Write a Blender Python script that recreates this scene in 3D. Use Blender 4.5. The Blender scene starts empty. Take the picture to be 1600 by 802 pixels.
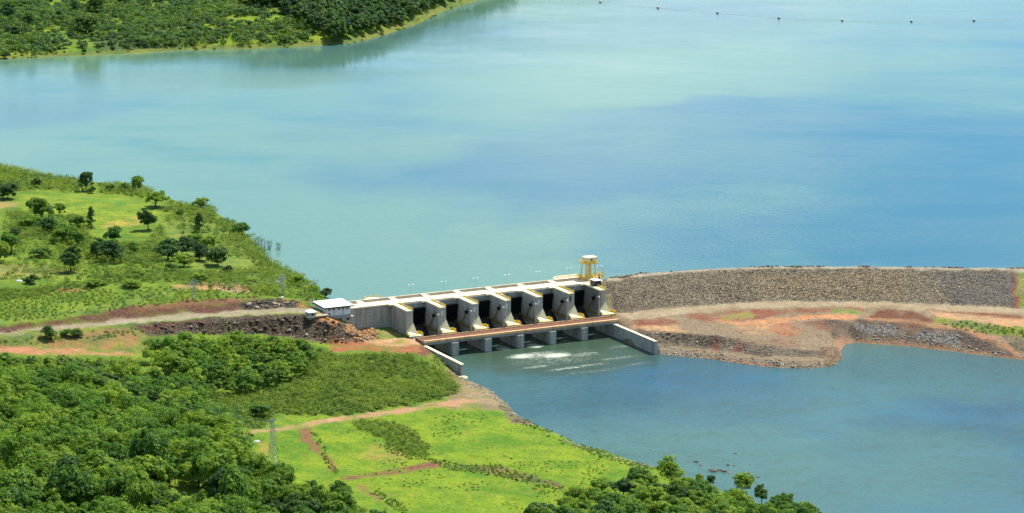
import bpy, bmesh, math, random
import numpy as np
from mathutils import Vector, Matrix
from mathutils.geometry import delaunay_2d_cdt

random.seed(7)
rng = np.random.default_rng(11)
R = math.radians
scene = bpy.context.scene

# ------------------------------------------------------------------ camera, sky, sun, exposure
F_PX, CAM_H = 4500.0, 391.0
DEP = math.atan(930 / F_PX)
cam_d = bpy.data.cameras.new('camera')
cam = bpy.data.objects.new('camera', cam_d)
scene.collection.objects.link(cam)
scene.camera = cam
cam.location = (0, 0, CAM_H)
cam.rotation_euler = (R(90) - DEP, 0, 0)
cam_d.sensor_width = 36.0
cam_d.lens = F_PX / 1600 * 36.0
cam_d.clip_start = 5
cam_d.clip_end = 60000

SUN_EL, SUN_AZ = R(63), R(44)          # azimuth clockwise from +Y: behind the dam, a little to the right
world = bpy.data.worlds.new('World')
scene.world = world
world.use_nodes = True
nt = world.node_tree
nt.nodes.clear()
N = nt.nodes.new
CLOUDS = [(.115, .185, .10, .06, -.95), (-.01, .172, .07, .022, -.5), (.17, .145, .06, .035, -.8), (-.12, .165, .09, .04, -.55), (-.03, .19, .05, .02, -.3), (.05, .135, .09, .030, .6), (.13, .118, .10, .018, .25), (0, .30, .5, .075, -.55), (-.06, .20, .16, .03, .15), (.06, .185, .03, .010, .55), (.02, .215, .20, .020, .35), (-.16, .17, .08, .06, .1)]
sky = N('ShaderNodeTexSky'); sky.sky_type = 'NISHITA'; sky.sun_disc = False
sky.sun_elevation = SUN_EL; sky.sun_rotation = SUN_AZ
sky.altitude = 300; sky.air_density = 1.0; sky.dust_density = 0.6; sky.ozone_density = 3.0
tc = N('ShaderNodeTexCoord'); sep = N('ShaderNodeSeparateXYZ')
nt.links.new(tc.outputs['Generated'], sep.inputs[0])
def wm(op, a, b):
    n = N('ShaderNodeMath'); n.operation = op
    for i, v in enumerate((a, b)):
        if isinstance(v, (int, float)): n.inputs[i].default_value = v
        else: nt.links.new(v, n.inputs[i])
    return n.outputs[0]
den = wm('ADD', wm('MAXIMUM', sep.outputs[2], 0.0), 0.07)
cx = wm('DIVIDE', sep.outputs[0], den); cy = wm('DIVIDE', sep.outputs[1], den)
comb = N('ShaderNodeCombineXYZ'); nt.links.new(cx, comb.inputs[0]); nt.links.new(cy, comb.inputs[1])
cn = N('ShaderNodeTexNoise'); cn.inputs['Scale'].default_value = 1.6; cn.inputs['Detail'].default_value = 6; cn.inputs['Roughness'].default_value = .55
cmap = N('ShaderNodeMapping'); cmap.inputs['Location'].default_value = (3.0, 1.3, 0)
nt.links.new(comb.outputs[0], cmap.inputs[0]); nt.links.new(cmap.outputs[0], cn.inputs['Vector'])
# where the clouds and the blue gaps stand: azimuth and height above the horizon (both as tangents)
ysafe = wm('MAXIMUM', sep.outputs[1], 0.05)
az = wm('DIVIDE', sep.outputs[0], ysafe); el = wm('DIVIDE', sep.outputs[2], ysafe)
csum = wm('MULTIPLY', wm('SUBTRACT', cn.outputs[0], .5), 1.5)
def cloud(a0, e0, ra, re, amt):
    global csum
    u = wm('DIVIDE', wm('SUBTRACT', az, a0), ra); v = wm('DIVIDE', wm('SUBTRACT', el, e0), re)
    d = wm('MAXIMUM', wm('SUBTRACT', 1.0, wm('ADD', wm('MULTIPLY', u, u), wm('MULTIPLY', v, v))), 0.0)
    csum = wm('ADD', csum, wm('MULTIPLY', d, amt))
for c_ in CLOUDS: cloud(*c_)
cr = N('ShaderNodeMapRange'); cr.inputs['From Min'].default_value = -.25; cr.inputs['From Max'].default_value = .45
nt.links.new(csum, cr.inputs[0])
cf = wm('MULTIPLY', cr.outputs[0], 0.85)
mix = N('ShaderNodeMix'); mix.data_type = 'RGBA'
nt.links.new(cf, mix.inputs[0]); 
hs = N('ShaderNodeHueSaturation'); hs.inputs['Saturation'].default_value = 1.45
nt.links.new(sky.outputs[0], hs.inputs['Color'])
nt.links.new(hs.outputs[0], mix.inputs[6]); mix.inputs[7].default_value = (7.6, 8.9, 9.1, 1)
bg = N('ShaderNodeBackground'); bg.inputs['Strength'].default_value = 0.097
nt.links.new(mix.outputs[2], bg.inputs['Color'])
wo = N('ShaderNodeOutputWorld'); nt.links.new(bg.outputs[0], wo.inputs['Surface'])

sun_d = bpy.data.lights.new('sun', 'SUN'); sun_d.energy = 5.0; sun_d.angle = R(.53); sun_d.color = (1, .95, .86)
sun = bpy.data.objects.new('sun', sun_d); scene.collection.objects.link(sun)
sv = Vector((math.sin(SUN_AZ) * math.cos(SUN_EL), math.cos(SUN_AZ) * math.cos(SUN_EL), math.sin(SUN_EL)))
sun.rotation_euler = sv.to_track_quat('Z', 'Y').to_euler()
sun.location = (0, 1500, 900)

scene.view_settings.view_transform = 'Standard'
scene.view_settings.look = 'None'
scene.view_settings.exposure = 0.74
scene.view_settings.gamma = 1
scene.view_settings.use_curve_mapping = False
scene.render.engine = 'CYCLES'
scene.cycles.max_bounces = 6
scene.cycles.diffuse_bounces = 3
scene.cycles.glossy_bounces = 3
scene.cycles.transparent_max_bounces = 6

# ------------------------------------------------------------------ projection helpers (photo pixel <-> place)
SD, CD = math.sin(DEP), math.cos(DEP)
def P(px, py, z):
    u = (px - 800) / F_PX; v = (401 - py) / F_PX
    dx, dy, dz = u, CD + v * SD, -SD + v * CD
    t = (z - CAM_H) / dz
    return np.array([dx * t, dy * t, z + 0 * t])
def pr(x, y, z):
    z = z - CAM_H
    Y = y * CD - z * SD; U = y * SD + z * CD
    return 800 + F_PX * x / Y, 401 - F_PX * U / Y

# value noise
def _vn(x, y, seed):
    r = np.random.default_rng(seed).random((256, 256))
    xi = np.floor(x).astype(int); yi = np.floor(y).astype(int)
    fx = x - xi; fy = y - yi
    fx = fx * fx * (3 - 2 * fx); fy = fy * fy * (3 - 2 * fy)
    a = r[xi & 255, yi & 255]; b = r[(xi + 1) & 255, yi & 255]
    c = r[xi & 255, (yi + 1) & 255]; d = r[(xi + 1) & 255, (yi + 1) & 255]
    return (a * (1 - fx) + b * fx) * (1 - fy) + (c * (1 - fx) + d * fx) * fy
def fbm(x, y, scale, seed=1, oct=4):
    o = 0; a = .5; s = 1 / scale
    for i in range(oct):
        o = o + a * (_vn(x * s + 17.3 * i, y * s + 5.1 * i, seed + i) - .5) * 2
        a *= .5; s *= 2.03
    return o
def inpoly(px, py, poly):
    px = np.asarray(px, float); py = np.asarray(py, float)
    r = np.zeros(px.shape, bool); n = len(poly)
    for i in range(n):
        x1, y1 = poly[i]; x2, y2 = poly[(i + 1) % n]
        if y1 == y2: continue
        c = ((y1 > py) != (y2 > py)) & (px < (x2 - x1) * (py - y1) / (y2 - y1) + x1)
        r ^= c
    return r

# ------------------------------------------------------------------ materials
def newmat(name):
    m = bpy.data.materials.new(name); m.use_nodes = True
    m.node_tree.nodes.clear()
    return m, m.node_tree
class G:
    """tiny node-graph helper"""
    def __init__(s, name):
        s.m, s.t = newmat(name)
    def n(s, typ, **kw):
        nd = s.t.nodes.new(typ)
        for k, v in kw.items():
            if k.startswith('_'): setattr(nd, k[1:], v)
        return nd
    def l(s, a, b): s.t.links.new(a, b)
    def noise(s, scale, detail=4, rough=.55, vec=None, stretch=None):
        nd = s.n('ShaderNodeTexNoise'); nd.inputs['Scale'].default_value = scale
        nd.inputs['Detail'].default_value = detail; nd.inputs['Roughness'].default_value = rough
        if vec is None: vec = s.pos()
        if stretch:
            mp = s.n('ShaderNodeMapping'); mp.inputs['Scale'].default_value = stretch
            s.l(vec, mp.inputs[0]); vec = mp.outputs[0]
        s.l(vec, nd.inputs['Vector']); return nd.outputs[0]
    def pos(s):
        if not hasattr(s, '_p'): s._p = s.n('ShaderNodeNewGeometry').outputs['Position']
        return s._p
    def obj(s):
        if not hasattr(s, '_o'): s._o = s.n('ShaderNodeTexCoord').outputs['Object']
        return s._o
    def ramp(s, fac, stops):
        r = s.n('ShaderNodeValToRGB'); e = r.color_ramp.elements
        while len(e) < len(stops): e.new(.5)
        for i, (p, c) in enumerate(stops):
            e[i].position = p; e[i].color = (c if isinstance(c, tuple) else (c, c, c)) + (1,)
        s.l(fac, r.inputs[0]); return r.outputs[0]
    def math(s, op, a, b=0.0):
        n = s.n('ShaderNodeMath'); n.operation = op
        for i, v in enumerate((a, b)):
            if isinstance(v, (int, float)): n.inputs[i].default_value = v
            else: s.l(v, n.inputs[i])
        return n.outputs[0]
    def mix(s, fac, a, b, mode='MIX'):
        n = s.n('ShaderNodeMix'); n.data_type = 'RGBA'; n.blend_type = mode
        for i, v in ((0, fac), (6, a), (7, b)):
            if isinstance(v, (int, float)): n.inputs[i].default_value = v
            elif isinstance(v, tuple): n.inputs[i].default_value = v + (1,)
            else: s.l(v, n.inputs[i])
        return n.outputs[2]
    def bump(s, h, strength, dist=1.0, normal=None):
        b = s.n('ShaderNodeBump'); b.inputs['Strength'].default_value = strength; b.inputs['Distance'].default_value = dist
        s.l(h, b.inputs['Height'])
        if normal is not None: s.l(normal, b.inputs['Normal'])
        return b.outputs[0]
    def out(s, col, rough=.8, normal=None, metal=0.0, spec=.3, ior=None):
        b = s.n('ShaderNodeBsdfPrincipled')
        if isinstance(col, tuple): b.inputs['Base Color'].default_value = col + (1,)
        else: s.l(col, b.inputs['Base Color'])
        if isinstance(rough, (int, float)): b.inputs['Roughness'].default_value = rough
        else: s.l(rough, b.inputs['Roughness'])
        b.inputs['Metallic'].default_value = metal
        b.inputs['Specular IOR Level'].default_value = spec
        if ior: b.inputs['IOR'].default_value = ior
        if normal is not None: s.l(normal, b.inputs['Normal'])
        o = s.n('ShaderNodeOutputMaterial'); s.l(b.outputs[0], o.inputs[0])
        return s.m

def concrete(name, base, dark, lifts=True, stain=(.17, .13, .095)):
    g = G(name); o = g.obj()
    big = g.noise(.12, 5, .6, o)
    c = g.mix(g.ramp(big, [(.3, 0.0), (.7, 1.0)]), dark, base)
    st = g.noise(.5, 4, .6, o, (1, 1, .12))              # rain streaks run down
    c = g.mix(g.math('MULTIPLY', g.ramp(st, [(.48, 0.0), (.68, 1.0)]), .62), c, stain)
    fine = g.noise(2.2, 3, .6, o)
    c = g.mix(.35, c, g.ramp(fine, [(.3, .12), (.75, .62)]), 'OVERLAY')
    nrm = None
    if lifts:                                              # pour joints every two metres, panels across
        sp = g.n('ShaderNodeSeparateXYZ'); g.l(o, sp.inputs[0])
        j = g.math('LESS_THAN', g.math('FRACT', g.math('DIVIDE', sp.outputs[2], 2.1)), .075)
        h = g.math('ADD', sp.outputs[0], sp.outputs[1])
        j2 = g.math('LESS_THAN', g.math('FRACT', g.math('DIVIDE', h, 4.2)), .03)
        jj = g.math('MAXIMUM', j, j2)
        c = g.mix(g.math('MULTIPLY', jj, .55), c, (.08, .075, .07))
    return g.out(c, .85, g.bump(fine, .3, .1), spec=.25)

def plain(name, col, rough=.5, metal=0.0, var=.25, scale=1.5):
    g = G(name)
    n = g.noise(scale, 3, .6, g.obj())
    c = g.mix(g.math('MULTIPLY', n, var), col, tuple(x * .45 for x in col))
    return g.out(c, rough, metal=metal)

M = {}
M['conc'] = concrete('weathered_concrete', (.455, .45, .40), (.33, .33, .30))
M['conc_pale'] = concrete('pale_concrete', (.84, .74, .50), (.74, .64, .44), lifts=False, stain=(.60, .50, .36))
M['conc_rust'] = concrete('stained_concrete', (.36, .36, .34), (.25, .245, .23), stain=(.26, .12, .07))
M['tan'] = concrete('dusty_parapet', (.72, .49, .25), (.62, .41, .20), lifts=False, stain=(.30, .16, .08))
M['road_red'] = plain('dusty_red_deck', (.18, .078, .046), .9, var=.8, scale=.35)
M['road_brown'] = plain('brown_deck_road', (.20, .15, .105), .9, var=.6, scale=.4)
M['yellow'] = plain('yellow_paint', (.72, .50, .05), .5, var=.45)
M['yellow_shaded'] = plain('shaded_yellow_paint', (.22, .17, .04), .7, var=.7)  # darker copy of the yellow, the shade inside the bays put into it
M['cream'] = plain('cream_paint', (.80, .72, .42), .5, var=.4)
M['steel_dark'] = plain('dark_gate_steel', (.0035, .005, .010), .95, var=.5)  # near black: deep shade of the gate bays is in the colour
M['wet_shade_conc'] = plain('wet_shaded_concrete', (.045, .045, .042), .5, var=.5)  # wet chute concrete, darkened further to paint in the bay's shade
M['white'] = plain('white_paint', (.80, .80, .80), .45, var=.12)
M['white_wall'] = plain('white_wall', (.62, .68, .72), .7, var=.25)
M['grey_wall'] = plain('grey_wall', (.30, .32, .32), .8, var=.35)
M['yard'] = plain('dusty_yard', (.42, .33, .21), .9, var=.8, scale=.3)
M['black'] = plain('dark_opening', (.015, .017, .02), .35, var=.3)
M['navy'] = plain('navy_cladding', (.02, .025, .05), .5, var=.3)
M['galv'] = plain('galvanised_steel', (.42, .46, .43), .4, .4, var=.3)
M['red'] = plain('red_paint', (.32, .015, .02), .4)
M['rope'] = plain('pale_rope', (.80, .82, .60), .8)
M['cable'] = plain('aluminium_cable', (.45, .48, .45), .5, .3)
M['bark'] = plain('bark', (.10, .075, .05), .9, var=.6, scale=3)
M['dead_wood'] = plain('dead_wood', (.20, .14, .10), .9, var=.5, scale=3)
M['rubble_tan'] = plain('orange_rubble', (.46, .24, .10), .9, var=.9, scale=.8)

def rockmat(name, c1, c2, c3):
    g = G(name)
    a = g.n('ShaderNodeAttribute'); a.attribute_name = 'rnd'
    c = g.ramp(a.outputs['Fac'], [(0, c1), (.5, c2), (1, c3)])
    fine = g.noise(3, 3, .6)
    c = g.mix(.4, c, g.ramp(fine, [(.3, .2), (.7, .65)]), 'OVERLAY')
    return g.out(c, .9, g.bump(fine, .5, .2), spec=.2)
M['riprap'] = rockmat('rockfill_stone', (.15, .125, .085), (.26, .21, .138), (.46, .39, .27))
M['darkrock'] = rockmat('dark_basalt', (.03, .028, .028), (.105, .075, .052), (.34, .26, .18))
M['greyrock'] = rockmat('grey_rubble', (.11, .11, .10), (.26, .235, .20), (.46, .42, .36))

def leafmat(name, dark, mid, light, objrnd=True, trans=.5):
    g = G(name)
    a = g.n('ShaderNodeAttribute'); a.attribute_name = 'rnd'
    f = a.outputs['Fac']
    if objrnd:
        oi = g.n('ShaderNodeObjectInfo')
        f = g.math('ADD', g.math('MULTIPLY', f, .45), g.math('MULTIPLY', oi.outputs['Random'], .55))
    c = g.ramp(f, [(.08, dark), (.5, mid), (.95, light)])
    d = g.n('ShaderNodeBsdfPrincipled'); d.inputs['Roughness'].default_value = .6
    d.inputs['Specular IOR Level'].default_value = .25
    g.l(c, d.inputs['Base Color'])
    t = g.n('ShaderNodeBsdfTranslucent'); c2 = g.mix(1.0, c, (1.0, 1.1, .35), 'MULTIPLY'); g.l(c2, t.inputs[0])
    mx = g.n('ShaderNodeMixShader'); mx.inputs[0].default_value = trans
    g.l(d.outputs[0], mx.inputs[1]); g.l(t.outputs[0], mx.inputs[2])
    o = g.n('ShaderNodeOutputMaterial'); g.l(mx.outputs[0], o.inputs[0])
    return g.m
M['leaf'] = leafmat('forest_leaves', (.036, .115, .016), (.125, .240, .020), (.280, .370, .028))
M['leaf_stuff'] = leafmat('forest_mass_leaves', (.036, .115, .016), (.125, .240, .020), (.280, .370, .028), objrnd=False)
M['leaf_dark'] = leafmat('dark_leaves', (.024, .075, .022), (.058, .135, .026), (.120, .20, .028))
M['leaf_far'] = leafmat('far_leaves', (.018, .064, .034), (.055, .130, .034), (.13, .20, .028), objrnd=False)
M['leaf_shrub'] = leafmat('shrub_leaves', (.075, .135, .018), (.145, .215, .025), (.23, .30, .035), objrnd=False)
M['leaf_tuft'] = leafmat('tuft_leaves', (.09, .155, .014), (.145, .215, .018), (.21, .25, .028), objrnd=False)
M['leaf_scrub'] = leafmat('scrub_leaves', (.055, .115, .016), (.125, .195, .022), (.23, .285, .035), objrnd=False)
M['leaf_farscrub'] = leafmat('far_scrub_leaves', (.022, .072, .028), (.070, .150, .028), (.15, .23, .028), objrnd=False)
M['leaf_yellow'] = leafmat('yellow_flowers', (.30, .24, .01), (.48, .38, .01), (.60, .50, .02))

# ------------------------------------------------------------------ mesh helpers
C = scene.collection
def link(o, parent=None):
    C.objects.link(o)
    if parent is not None: o.parent = parent
    return o
def tag(o, label=None, cat=None, group=None, kind=None):
    if label: o['label'] = label
    if cat: o['category'] = cat
    if group: o['group'] = group
    if kind: o['kind'] = kind
    return o
def empty(name, loc, rz=0.0, **kw):
    o = bpy.data.objects.new(name, None); o.location = Vector([float(c) for c in loc]); o.rotation_euler = (0, 0, rz)
    o.empty_display_size = 2; link(o); return tag(o, **kw)
def fastmesh(name, V, Fc, mat, attrs=None, smooth=False):
    """V (n,3); Fc (m,k) all faces with k corners"""
    V = np.ascontiguousarray(V, np.float32); Fc = np.ascontiguousarray(Fc, np.int32)
    me = bpy.data.meshes.new(name); m, k = Fc.shape
    me.vertices.add(len(V)); me.vertices.foreach_set('co', V.ravel())
    me.loops.add(m * k); me.loops.foreach_set('vertex_index', Fc.ravel())
    me.polygons.add(m); me.polygons.foreach_set('loop_start', np.arange(0, m * k, k, dtype=np.int32))
    me.polygons.foreach_set('loop_total', np.full(m, k, np.int32))
    if smooth: me.polygons.foreach_set('use_smooth', np.ones(m, bool))
    me.update(calc_edges=True)
    for an, (dom, arr) in (attrs or {}).items():
        arr = np.ascontiguousarray(arr, np.float32)
        if arr.ndim == 1:
            a = me.attributes.new(an, 'FLOAT', dom); a.data.foreach_set('value', arr)
        else:
            a = me.attributes.new(an, 'FLOAT_COLOR', dom); a.data.foreach_set('color', arr.ravel())
    me.materials.append(mat)
    return me
class MB:
    def __init__(s): s.v = []; s.f = []
    def add(s, vs, fs):
        b = len(s.v); s.v += [tuple(float(c) for c in v) for v in vs]; s.f += [tuple(i + b for i in f) for f in fs]; return s
    def box(s, x0, x1, y0, y1, z0, z1):
        return s.add([(x, y, z) for z in (z0, z1) for (x, y) in ((x0, y0), (x1, y0), (x1, y1), (x0, y1))],
                     [(3, 2, 1, 0), (4, 5, 6, 7), (0, 1, 5, 4), (1, 2, 6, 5), (2, 3, 7, 6), (3, 0, 4, 7)])
    def hexa(s, vs):   # 8 corners, bottom ring then top ring
        return s.add(vs, [(3, 2, 1, 0), (4, 5, 6, 7), (0, 1, 5, 4), (1, 2, 6, 5), (2, 3, 7, 6), (3, 0, 4, 7)])
    def prism(s, poly, z0, z1):
        n = len(poly)
        s.add([(x, y, z0) for x, y in poly] + [(x, y, z1) for x, y in poly],
              [tuple(range(n))[::-1], tuple(range(n, 2 * n))] + [(i, (i + 1) % n, n + (i + 1) % n, n + i) for i in range(n)])
        return s
    def tube(s, a, b, r0, r1=None, n=6):
        a = Vector(a); b = Vector(b); r1 = r0 if r1 is None else r1
        d = (b - a).normalized(); u = d.orthogonal().normalized(); w = d.cross(u)
        vs = []
        for c, r in ((a, r0), (b, r1)):
            for i in range(n):
                t = 2 * math.pi * i / n; vs.append(c + (u * math.cos(t) + w * math.sin(t)) * r)
        return s.add(vs, [(i, (i + 1) % n, n + (i + 1) % n, n + i) for i in range(n)] + [tuple(range(n))[::-1], tuple(range(n, 2 * n))])
    def path(s, pts, r, n=5):
        for a, b in zip(pts[:-1], pts[1:]): s.tube(a, b, r, r, n)
        return s
    def rail(s, a, b, h=1.1, r=.09, step=2.5):
        a = Vector(a); b = Vector(b); L = (b - a).length; k = max(1, round(L / step))
        for i in range(k + 1):
            p = a.lerp(b, i / k); s.tube(p, p + Vector((0, 0, h)), r, n=4)
        for q in (.5, 1.0): s.tube(a + Vector((0, 0, h * q)), b + Vector((0, 0, h * q)), r, n=4)
        return s
    def build(s, name, mat, parent=None, bevel=0):
        me = bpy.data.meshes.new(name); me.from_pydata(s.v, [], s.f); me.materials.append(mat)
        bm = bmesh.new(); bm.from_mesh(me); bmesh.ops.recalc_face_normals(bm, faces=bm.faces); bm.to_mesh(me); bm.free()
        o = bpy.data.objects.new(name, me); link(o, parent)
        if bevel:
            b = o.modifiers.new('bevel', 'BEVEL'); b.width = bevel; b.segments = 1
        return o

# ------------------------------------------------------------------ terrain: break lines -> surface
ZK = .862
RES_Z = 21.9
LN = []
def line(*pts): LN.append([P(a, b, c * ZK) for a, b, c in pts])
def wline(*pts): LN.append([np.array(p, float) for p in pts])
# --- lower left bank of the river
SL = [(724, 592), (745, 600), (770, 614), (790, 630), (808, 650), (830, 661), (875, 680), (905, 696), (965, 714), (1015, 730), (1080, 752), (1150, 776), (1230, 802), (1300, 835), (1360, 900), (1420, 1000)]
line(*[(x, y, 0.1) for x, y in SL])
LN.append([P(x, y, 0) + np.array([9, 3, -4]) for x, y in SL])
LN.append([P(x, y, 0) + np.array([-3, -2.5, 2.0]) for x, y in SL])
LN.append([P(x, y, 0) + np.array([-11, -5, 3.2]) for x, y in SL])
line((760, 640, 3.5), (850, 690, 4), (950, 735, 4)); line((640, 640, 6), (650, 680, 6), (700, 730, 5.2), (860, 770, 5))
line((420, 700, 8), (480, 665, 7.5), (600, 652, 6.5), (700, 638, 5)); line((500, 760, 7), (600, 740, 6.5), (700, 790, 5.5), (900, 810, 4.5))
line((0, 802, 14), (200, 802, 12), (400, 802, 9.5), (620, 830, 7)); line((-300, 1000, 14), (100, 1000, 12), (600, 1000, 8), (1000, 960, 5), (1200, 1000, 3))
line((0, 700, 15), (200, 680, 13), (350, 660, 10)); line((-200, 640, 18), (0, 620, 18), (150, 600, 16), (350, 600, 12), (420, 625, 9))
line((430, 648, 8), (600, 640, 7), (700, 626, 5.5)); line((430, 560, 14), (500, 552, 13), (600, 552, 12.2), (655, 556, 11.5))
line((300, 565, 16), (400, 575, 13.5), (480, 590, 11))
line((725, 603, 2.8), (700, 590, 6), (672, 563, 9.5))
# --- dirt apron and approach to the bridge
line((515, 537, 12.5), (560, 537, 12.2), (610, 540, 12), (650, 543, 11.4)); line((560, 524, 12.6), (600, 527, 12.2), (640, 527, 11.8), (655, 529, 11.2))
line((566, 514, 13.5), (590, 512, 13.3), (614, 512, 13)); line((612, 524, 12.3), (636, 527, 11.8))
# --- rocky cliff under the road
line((215, 507, 28.8), (250, 505, 28.6), (350, 501, 28.8), (440, 495, 28.9), (488, 493, 28.6), (515, 500, 27), (534, 508, 22), (552, 513, 18), (575, 520, 14.5))
line((215, 524, 25), (240, 523, 23.5), (320, 521, 22), (400, 520, 20), (455, 523, 18.6), (495, 532, 15.2), (535, 534, 13.2), (580, 532, 12.8))
line((-150, 556, 24), (0, 553, 24), (120, 556, 23.5), (215, 560, 21)); line((-150, 548, 24.5), (0, 542, 24.5), (120, 547, 24), (220, 552, 21.5))
line((-150, 537, 28), (0, 533, 28), (100, 524, 28), (200, 515, 27.5)); line((250, 545, 19), (330, 545, 17.5), (420, 548, 15.5))
# --- road on the left bank
line((-150, 536, 29.4), (0, 527, 29.4), (100, 517, 29.3), (200, 505, 29.1), (300, 497, 29), (400, 491, 29), (480, 488, 29), (500, 489, 29))
line((-150, 528, 29.4), (0, 520, 29.4), (100, 509, 29.3), (200, 498, 29.1), (300, 489, 29), (400, 484, 29), (480, 480, 29), (520, 479, 29))
line((-150, 518, 33), (0, 508, 33), (100, 497, 33), (200, 484, 33), (300, 473, 33), (400, 468, 32.5), (470, 470, 31), (495, 474, 29.6))
# --- hill and fields
line((-200, 470, 37), (0, 450, 37), (100, 445, 37), (250, 440, 37.5), (400, 440, 34), (470, 448, 29.5), (500, 464, 27.4))
line((-200, 400, 36), (0, 395, 36), (200, 400, 35), (300, 420, 35), (400, 425, 31)); line((0, 320, 30.5), (100, 335, 32), (200, 335, 31), (300, 350, 31), (350, 385, 32), (390, 405, 30))
SH = [(-400, 232), (-100, 247), (0, 259), (60, 274), (130, 281), (200, 292), (240, 298), (280, 316), (330, 326), (390, 368), (418, 407), (458, 430), (507, 461), (514, 468), (540, 474)]
line(*[(x, y, RES_Z / ZK) for x, y in SH])
LN.append([P(x, y, RES_Z) + np.array([9, 16, -6]) for x, y in SH])
line(*[(x - 6, y + 8, RES_Z / ZK + 1.6) for x, y in SH[:-1]])
# far left out of frame
wline((-1500, 1900, 26), (-900, 1850, 28), (-1500, 1200, 22), (-900, 1100, 14), (-600, 1500, 24), (-600, 1300, 18)); wline((-1500, 2150, 12), (-800, 2150, 12), (-500, 2300, 12), (-1500, 3000, 12))
wline((-1500, 900, 12), (-500, 900, 12), (0, 950, 6)); wline((-1500, 500, 14), (0, 500, 8), (250, 700, 2))
# --- dam footprint (river bed under the spillway)
A0 = P(686.5, 480.7, 25.0); B0 = P(936.5, 453.6, 25.0)
PITCH = np.linalg.norm(B0 - A0) / 5
sx = (B0 - A0) / np.linalg.norm(B0 - A0); tx = np.array([sx[1], -sx[0], 0])
ROT = math.atan2(sx[1], sx[0])
def W(s, t, z): q = A0 + sx * s + tx * t; return np.array([q[0], q[1], z])
wline(W(-15, 22, -4), W(-15, 5, -4), W(-16, -30, -4), W(104, -30, -4), W(105, 5, -4), W(105, 22, -4))
wline(W(-14, 45, -4), W(-13, 68, -4)); wline(W(104, 45, -4), W(103, 70, -4))
wline(W(-18.6, -28, 10.5), W(-18.6, 0, 10.2), W(-18.6, 14, 9.6), W(-18.6, 18, 9.2), W(-18.8, 30, 7.4), W(-18.8, 45, 4.6), W(-18.6, 62, 1.2), W(-17, 68, -.5))
wline(W(-44, -28, 11.2), W(-30, -28, 11)); wline(W(-44, -34, 20), W(-20, -38, 15), W(30, -42, 12), W(110, -42, 12))
wline(W(109.5, -22, 22), W(109.5, -10, 15), W(108.6, 0, 10.5), W(108.6, 14, 9.2), W(108.6, 20, 7.6), W(108.6, 40, 6.2), W(108.6, 55, 3.2), W(108.6, 66, .5), W(107, 72, -1.5))
# --- embankment on the right
line((948, 434, 29), (1000, 427, 29.2), (1100, 420, 29.3), (1200, 415.5, 29.4), (1400, 416.5, 29.4), (1600, 418.5, 29.4), (1800, 423, 29.4), (2400, 445, 29.4))
line((955, 440, 29), (1010, 431, 29.1), (1100, 424, 29.2), (1200, 419.5, 29.3), (1400, 420.5, 29.3), (1600, 423, 29.3), (1800, 428, 29.3), (2400, 450, 29.3))
TOE = [(970, 488, 12), (1010, 484.5, 12.3), (1090, 478, 13), (1180, 472, 13.5), (1300, 470, 14), (1450, 474, 14), (1600, 483, 14), (1800, 494, 14), (2400, 530, 14)]
line(*TOE)
line((990, 501, 11.6), (1060, 493, 12.2), (1150, 484.5, 13), (1250, 479, 13.5), (1350, 480, 13.8), (1450, 485, 13.8), (1600, 495, 13.8), (1800, 506, 13.8), (2400, 545, 13.8))
LN.append([P(a, b, c * ZK) + np.array([0, 14, -9]) for a, b, c in [(948, 434, 29), (1100, 420, 29), (1200, 415.5, 29.4), (1400, 416.5, 29.4), (1600, 418.5, 29.4), (1800, 423, 29.4), (2400, 445, 29)]])
line((1065, 496, 11.2), (1150, 493, 11.4), (1240, 487, 11.8), (1350, 489, 12), (1440, 499, 11.6)); line((1130, 508, 10.3), (1200, 504, 10.4), (1260, 498, 10.6), (1340, 498, 11))
line((985, 513, 10.6), (1030, 518, 10), (1100, 524, 9.5), (1160, 531, 8.5), (1200, 543, 6), (1250, 546, 5.5), (1290, 543, 5))
line((1255, 522, 9), (1290, 524, 7.5), (1305, 535, 3.8)); line((1180, 520, 9.6), (1220, 530, 8.4), (1260, 535, 7))
line((1036, 541, 3.2), (1100, 547, 3.1), (1180, 558.5, 3), (1250, 566, 2.8), (1290, 565, 2.4)); line((1034, 536, 3.6), (1100, 541, 3.5), (1180, 552, 3.5), (1240, 559, 3.5))
RB = [(1034, 554), (1060, 557), (1110, 562), (1160, 569), (1215, 575), (1270, 576), (1303, 572), (1318, 563), (1313, 548), (1319, 539), (1335, 535.5), (1400, 540), (1470, 547.5), (1540, 556), (1600, 563), (1750, 585), (2000, 620), (2500, 700)]
line(*[(x, y, 0) for x, y in RB])
LN.append([P(x, y, 0) + np.array([0, -10, -3.5]) for x, y in RB if not 1304 < x < 1330])
wline(P(1345, 548, -2), P(1420, 553, -3))
line((1312, 504, 9.8), (1350, 499, 10.8), (1430, 505, 10.6), (1500, 516, 9.6), (1552, 532, 7), (1590, 553, 2.2), (1640, 565, 1.5), (2400, 690, 2))
line((1330, 527, 2.4), (1400, 530, 2.6), (1480, 540, 2.2), (1540, 549, 1.5))
line((1450, 496, 12.4), (1530, 504, 12.4), (1600, 513, 12.2), (2400, 600, 12)); line((1440, 492, 12.6), (1600, 505, 12.6))
line((1480, 508, 10), (1540, 520, 9), (1600, 536, 6.5), (2400, 640, 5))
wline((0, 900, -5), (600, 800, -5), (1500, 900, -5), (1500, 1300, -5)); wline((100, 1500, -5), (200, 1400, -5), (400, 1420, -5)); wline((1500, 1480, -3), (1500, 1900, 10), (1500, 2300, 10), (1500, 3000, 10))
wline((300, 500, -5), (1500, 500, -5)); wline((-200, 2300, 10), (0, 1950, 10), (300, 1950, 10), (0, 3000, 10))

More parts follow.
